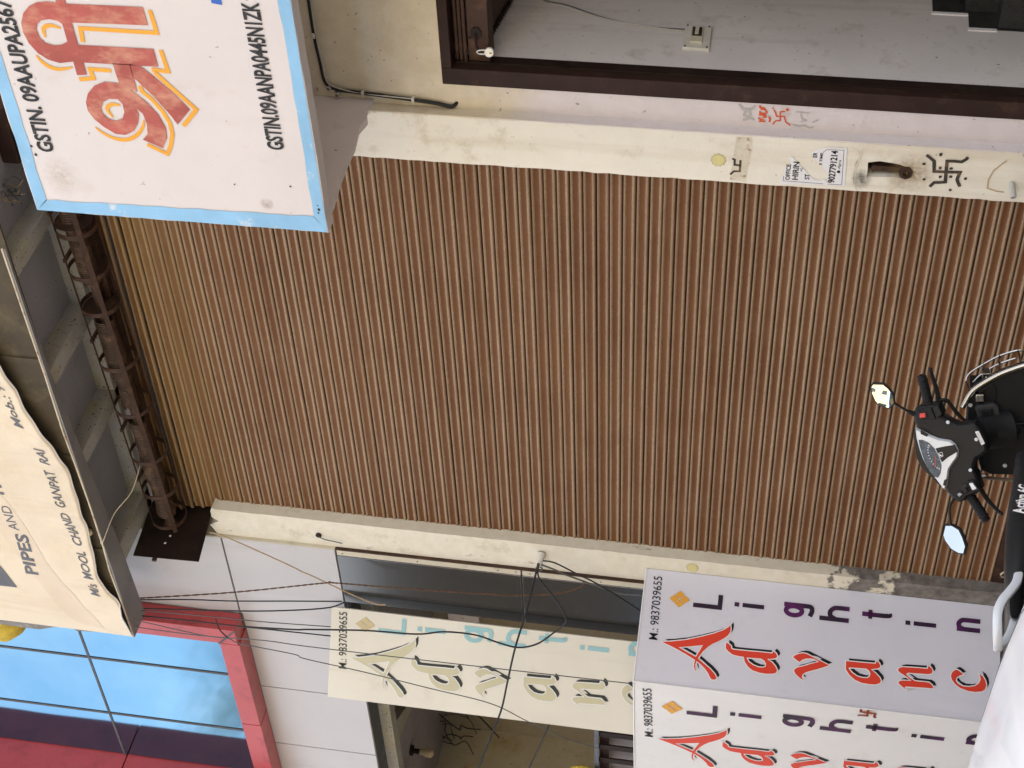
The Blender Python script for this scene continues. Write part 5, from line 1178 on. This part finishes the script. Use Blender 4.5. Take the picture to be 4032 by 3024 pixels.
for pts in (((.200, -.058), (.235, -.066), (.267, -.071), (.308, -.076), (.338, -.080)), ((-.200, -.066), (-.252, -.074), (-.299, -.089), (-.332, -.104))):
    q = smooth_path([hp(x, z, -.065) for x, z in pts], 5)
    lv = obj('brake_lever', G().tube(q, [.011 - .004 * i / len(q) for i in range(len(q))], 8), blk, hb, smooth=True)
    obj('lever_ball', G().lathe([(-.0095, 0), (-.007, .007), (0, .0095), (.007, .007), (.0095, 0)], q[-1], HX, 12), blk, lv, smooth=True)
obj('brake_cable', G().tube(smooth_path([hp(x / 1000, z / 1000, d) for x, z, d in ((205, -62, -.05), (197, -94, -.05), (164, -102, -.06), (127, -108, -.07), (88, -120, -.08), (60, -160, -.09))], 6), .0065, 8), rubber, hb, smooth=True)
obj('brake_cable', G().tube(smooth_path([hp(x / 1000, z / 1000, d) for x, z, d in ((200, -66, -.06), (185, -90, -.06), (150, -96, -.07), (110, -104, -.08), (75, -130, -.09))], 6), .004, 8), rubber, hb, smooth=True)
obj('steering_neck', G().tube([hp(.01, -.14, -.055), W((.03, .42, .80)), W((.03, .45, .70))], [.055, .075, .08], 18), blk2, hb, smooth=True)
def rear_mirror(c, n, pts, stem):
    c = Vector(c); n = Vector(n).normalized(); r_ = Vector((0, 0, 1)).cross(n).normalized(); u_ = n.cross(r_)
    fr = (tuple(c), tuple(r_), tuple(u_), tuple(n)); P = mm(pts)
    mo = obj('mirror', G().prism(P, fr, .004, -.012), gloss, hb, bev=.003)
    bk = G(); rings = []
    for s, d in ((0, -.012), (.006, -.022), (.018, -.03)):
        rings.append([c + r_ * p[0] + u_ * p[1] + n * d for p in grow(P, -s)])
    obj('mirror_shell', bk.loft(rings), gloss, mo, smooth=True)
    face = grow(P, -.0065); mg = G(); K = 7; R_m = .55
    for k in range(K + 1):               # convex driving mirror
        for p in face:
            x, z = p[0] * (k + .02) / (K + .02), p[1] * (k + .02) / (K + .02)
            mg.v.append(tuple(c + r_ * x + u_ * z + n * (.0105 - (x * x + z * z) / (2 * R_m))))
    nf = len(face)
    for k in range(K):
        for q in range(nf): mg.f.append((k * nf + q, k * nf + (q + 1) % nf, (k + 1) * nf + (q + 1) % nf, (k + 1) * nf + q))
    mg.f.append(tuple(range(nf)))
    obj('mirror_face', mg, mirror, mo, smooth=True, angle=80)
    obj('mirror_stem', G().tube(smooth_path(stem, 5), .0055, 10), gloss, mo, smooth=True)
    obj('stem_boot', G().tube([stem[-2], stem[-1]], [.008, .012], 10), rubber, mo, smooth=True)
rear_mirror((0.6052, -2.2139, 1.2424), (0.4857, -0.8606, 0.1532), [(32, 55), (49, 46), (54, 1), (38, -23), (10, -48), (-25, -54), (-42, -46), (-54, -29), (-42, 17), (-25, 32), (5, 49)], [(.590, -2.222, 1.20), (.574, -2.225, 1.185), (.548, -2.235, 1.130), (.536, -2.235, 1.105)])
rear_mirror((0.0841, -2.4994, 0.8799), (0.4851, -0.7372, 0.4704), [(55, 51), (62, 18), (50, -17), (21, -37), (-18, -55), (-56, -49), (-59, -23), (-47, 12), (-17, 43), (7, 56)], [(.145, -2.478, .905), (.168, -2.465, .912), (.200, -2.430, .918), (.226, -2.405, .905), (.238, -2.392, .893)])

# ================================================================== white parked car
car = thing('car', 'white parked hatchback car in the foreground, its bonnet cutting in', 'car', (0, -4.75, 0))
cw = plain('white_car_paint', (.58, .58, .60), .34, coat=.45)
cglass = plain('tinted_car_glass', (.02, .025, .025), .05, coat=.5)
CY = -4.75
def car_sec(x, zs, zt, w, crown, zb):
    """half-outline from the sill over the shoulder to the centre line, mirrored"""
    h = [(w * .93, zb), (w, zb + .12), (w * 1.01, (zb + zs) / 2), (w, zs - .06), (w * .985, zs - .015), (w * .95, zs), (w * .86, zs + crown * .30), (w * .80, zs + crown * .34), (w * .62, zs + crown * .52), (w * .55, zs + crown * .72), (w * .35, zs + crown * .92), (0, zs + crown)]
    pts = [(x, CY + a, b) for a, b in h] + [(x, CY - a, b) for a, b in reversed(h[:-1])]
    return pts
secs = [car_sec(*q) for q in ((1.92, .55, .62, .55, .03, .28), (1.88, .66, .70, .70, .05, .22), (1.78, .80, .8, .78, .05, .2), (1.62, .885, .88, .825, .06, .2), (1.45, .918, .9, .84, .07, .2), (1.2, .932, .93, .848, .08, .2), (.9, .938, .94, .85, .085, .2), (.55, .934, .94, .85, .09, .2), (.28, .935, .94, .85, .09, .2), (-.5, .95, .95, .85, .06, .2), (-1.4, .97, .97, .845, .06, .2), (-1.75, .96, .95, .82, .05, .22), (-1.92, .80, .8, .74, .05, .3))]
obj('body', G().loft(secs), cw, car, smooth=True, angle=28)
obj('bonnet_seam', G().tube([(x, CY + w * .905, z + c * .155 + .0005) for x, z, w, c in ((1.62, .885, .825, .06), (1.45, .918, .84, .07), (1.2, .932, .848, .08), (.9, .938, .85, .085), (.55, .934, .85, .09), (.28, .935, .85, .09))], .0022, 6), MT['joint'], car)
cab = []
for x, zt, w, zl in ((.38, .985, .70, .95), (.0, 1.22, .70, .95), (-.42, 1.46, .66, .95), (-.9, 1.51, .66, .95), (-1.4, 1.48, .64, .95), (-1.72, 1.30, .62, .95), (-1.86, 1.0, .62, .9)):
    cab.append([(x, CY + w + .1, zl), (x, CY + w, zt - .03), (x, CY + w * .8, zt), (x, CY - w * .8, zt), (x, CY - w, zt - .03), (x, CY - w - .1, zl)])
obj('cabin_glass', G().loft(cab), cglass, car, smooth=True, angle=30)
obj('roof', G().loft([[(x, CY + w, z), (x, CY + w * .6, z + .03), (x, CY - w * .6, z + .03), (x, CY - w, z), (x, CY, z - .02)] for x, z, w in ((-.38, 1.445, .66), (-.9, 1.505, .67), (-1.4, 1.475, .65), (-1.70, 1.36, .6))]), cw, car, smooth=True)
for x in (1.2, -1.2):
    for s in (1, -1):
        w_ = obj('wheel', G().lathe([(-.09, 0), (-.09, .2), (.09, .2), (.09, .12), (.07, 0)], (x, CY + s * .76, .29), (0, s, 0), 28), silver, car, smooth=True)
        obj('tyre', G().lathe([(-.09, .2), (-.09, .27), (-.06, .29), (.06, .29), (.09, .27), (.09, .2)], (x, CY + s * .76, .29), (0, s, 0), 32), rubber, w_, smooth=True)
for s in (1, -1):
    obj('headlight', G().loft([[(1.80, CY + s * .74, .74), (1.66, CY + s * .835, .80), (1.66, CY + s * .835, .72), (1.80, CY + s * .76, .66)], [(1.86, CY + s * .60, .70), (1.72, CY + s * .80, .80), (1.72, CY + s * .82, .72), (1.87, CY + s * .62, .63)]]), plain('headlight_lens', (.75, .78, .8), .05, coat=1), car)
    obj('door_mirror', G().loft([[(-.12 + a, CY + s * (.86 + d), 1.0 + b) for a, b in ((0, 0), (.1, .02), (.1, .12), (0, .13))] for d in (0, .16)]), cw, car, bev=.02)
obj('grille', G().box(1.90, 1.935, CY - .42, CY + .42, .42, .56), gloss, car, bev=.01)

# ================================================================== the far side of the street (seen in mirrors, glass and panels)
def house(name, lab, x0, x1, y, h, col, wins, stories, dirt=(.3, .25, .2)):
    t_ = thing(name, lab, 'building', ((x0 + x1) / 2, y - 3, 0))
    m_ = surf(name + '_plaster', col, .8, var=.1, vscale=.6, streak=(dirt, .56, .85, 1.2))
    obj('wall', G().box(x0, x1, y - 6, y, 0, h), m_, t_)
    obj('parapet', G().box(x0 - .1, x1 + .1, y - .25, y + .12, h, h + .5), m_, t_)
    for sidx in range(stories):
        for k in range(wins):
            x = x0 + (x1 - x0) * (k + .5) / wins; z = 3.6 + 3.0 * sidx
            if z + 1.3 > h: continue
            w_ = obj('window', G().box(x - .55, x + .55, y, y + .05, z, z + 1.3), MT['brownpaint'], t_)
            obj('pane', G().box(x - .48, x + .48, y + .05, y + .06, z + .07, z + 1.23), cglass, w_)
    for k in range(wins):
        x = x0 + (x1 - x0) * (k + .5) / wins
        obj('shop_shutter', G().box(x - 1.2, x + 1.2, y, y + .05, 0, 2.6), MT['greysheet'], t_)
    obj('awning', G().prism([(y, 3.1), (y + 1.3, 2.75), (y + 1.3, 2.70), (y, 3.02)], facing_x(x0 + .2), 0, x1 - x0 - .4), surf(name + '_awning', (.15, .28, .5), .7), t_)
house('yellow_house', 'sunlit yellow building across the street, seen only in the scooter mirror', -3.5, 11, -16.5, 8.6, (.52, .40, .21), 4, 2)
house('cream_house', 'sunlit cream building across the street to the right', 11.4, 26, -16.8, 7.4, (.58, .52, .42), 4, 1)
house('pink_house', 'pale pink building across the street left of the yellow one', -9.0, -3.9, -16.8, 7.0, (.55, .42, .38), 2, 1)
house('dark_reflection_house', 'unseen dark building added across the street to darken the silver panel reflection', -48, -9.4, -15.5, 9.9, (.026, .023, .021), 9, 0)  # added out of view, near-black so the silver panel reflects dark

# leafy street tree whose top shows in the blue glass
tree = thing('street_tree', 'leafy neem tree across the street mirrored in the blue glass', 'tree', (-19.0, -9.6, 0))
bark = surf('bark', (.10, .075, .05), .9, var=.3, bump=.5, bscale=30)
leafm = surf('neem_leaf', (.10, .15, .035), .55, var=.35, vscale=4)
obj('trunk', G().tube([(-19, -9.6, 0), (-18.9, -9.5, 3), (-18.8, -9.4, 6), (-18.7, -9.3, 10.6)], [.22, .18, .13, .05], 10), bark, tree, smooth=True)
lg = G(); br = G()
for i in range(44):
    a = random.uniform(0, 6.28); e = random.uniform(-.2, 1.2)
    s0 = Vector((-18.75, -9.35, random.uniform(8.6, 10.6))); dirv = Vector((math.cos(a) * math.cos(e), math.sin(a) * math.cos(e), math.sin(e)))
    ln = random.uniform(1.0, 2.4); pts = [s0 + dirv * ln * k / 4 + Vector((0, 0, -.12 * (k / 4) ** 2)) for k in range(5)]
    br.tube(pts, [.03, .024, .018, .012, .006], 5)
    for k in range(70):
        q = random.random(); p = s0 + dirv * ln * (.3 + .7 * q) + Vector((random.gauss(0, .22), random.gauss(0, .22), random.gauss(0, .18)))
        d1 = Vector((random.gauss(0, 1), random.gauss(0, 1), random.gauss(-.5, .7))).normalized(); d2 = d1.orthogonal().normalized()
        l_ = random.uniform(.09, .16); w_ = .022
        lg.face([p - d2 * w_ * .2, p + d1 * l_ * .5 - d2 * w_, p + d1 * l_, p + d1 * l_ * .5 + d2 * w_])
obj('branches', br, bark, tree, smooth=True)
crown = obj('crown', lg, leafm, tree)
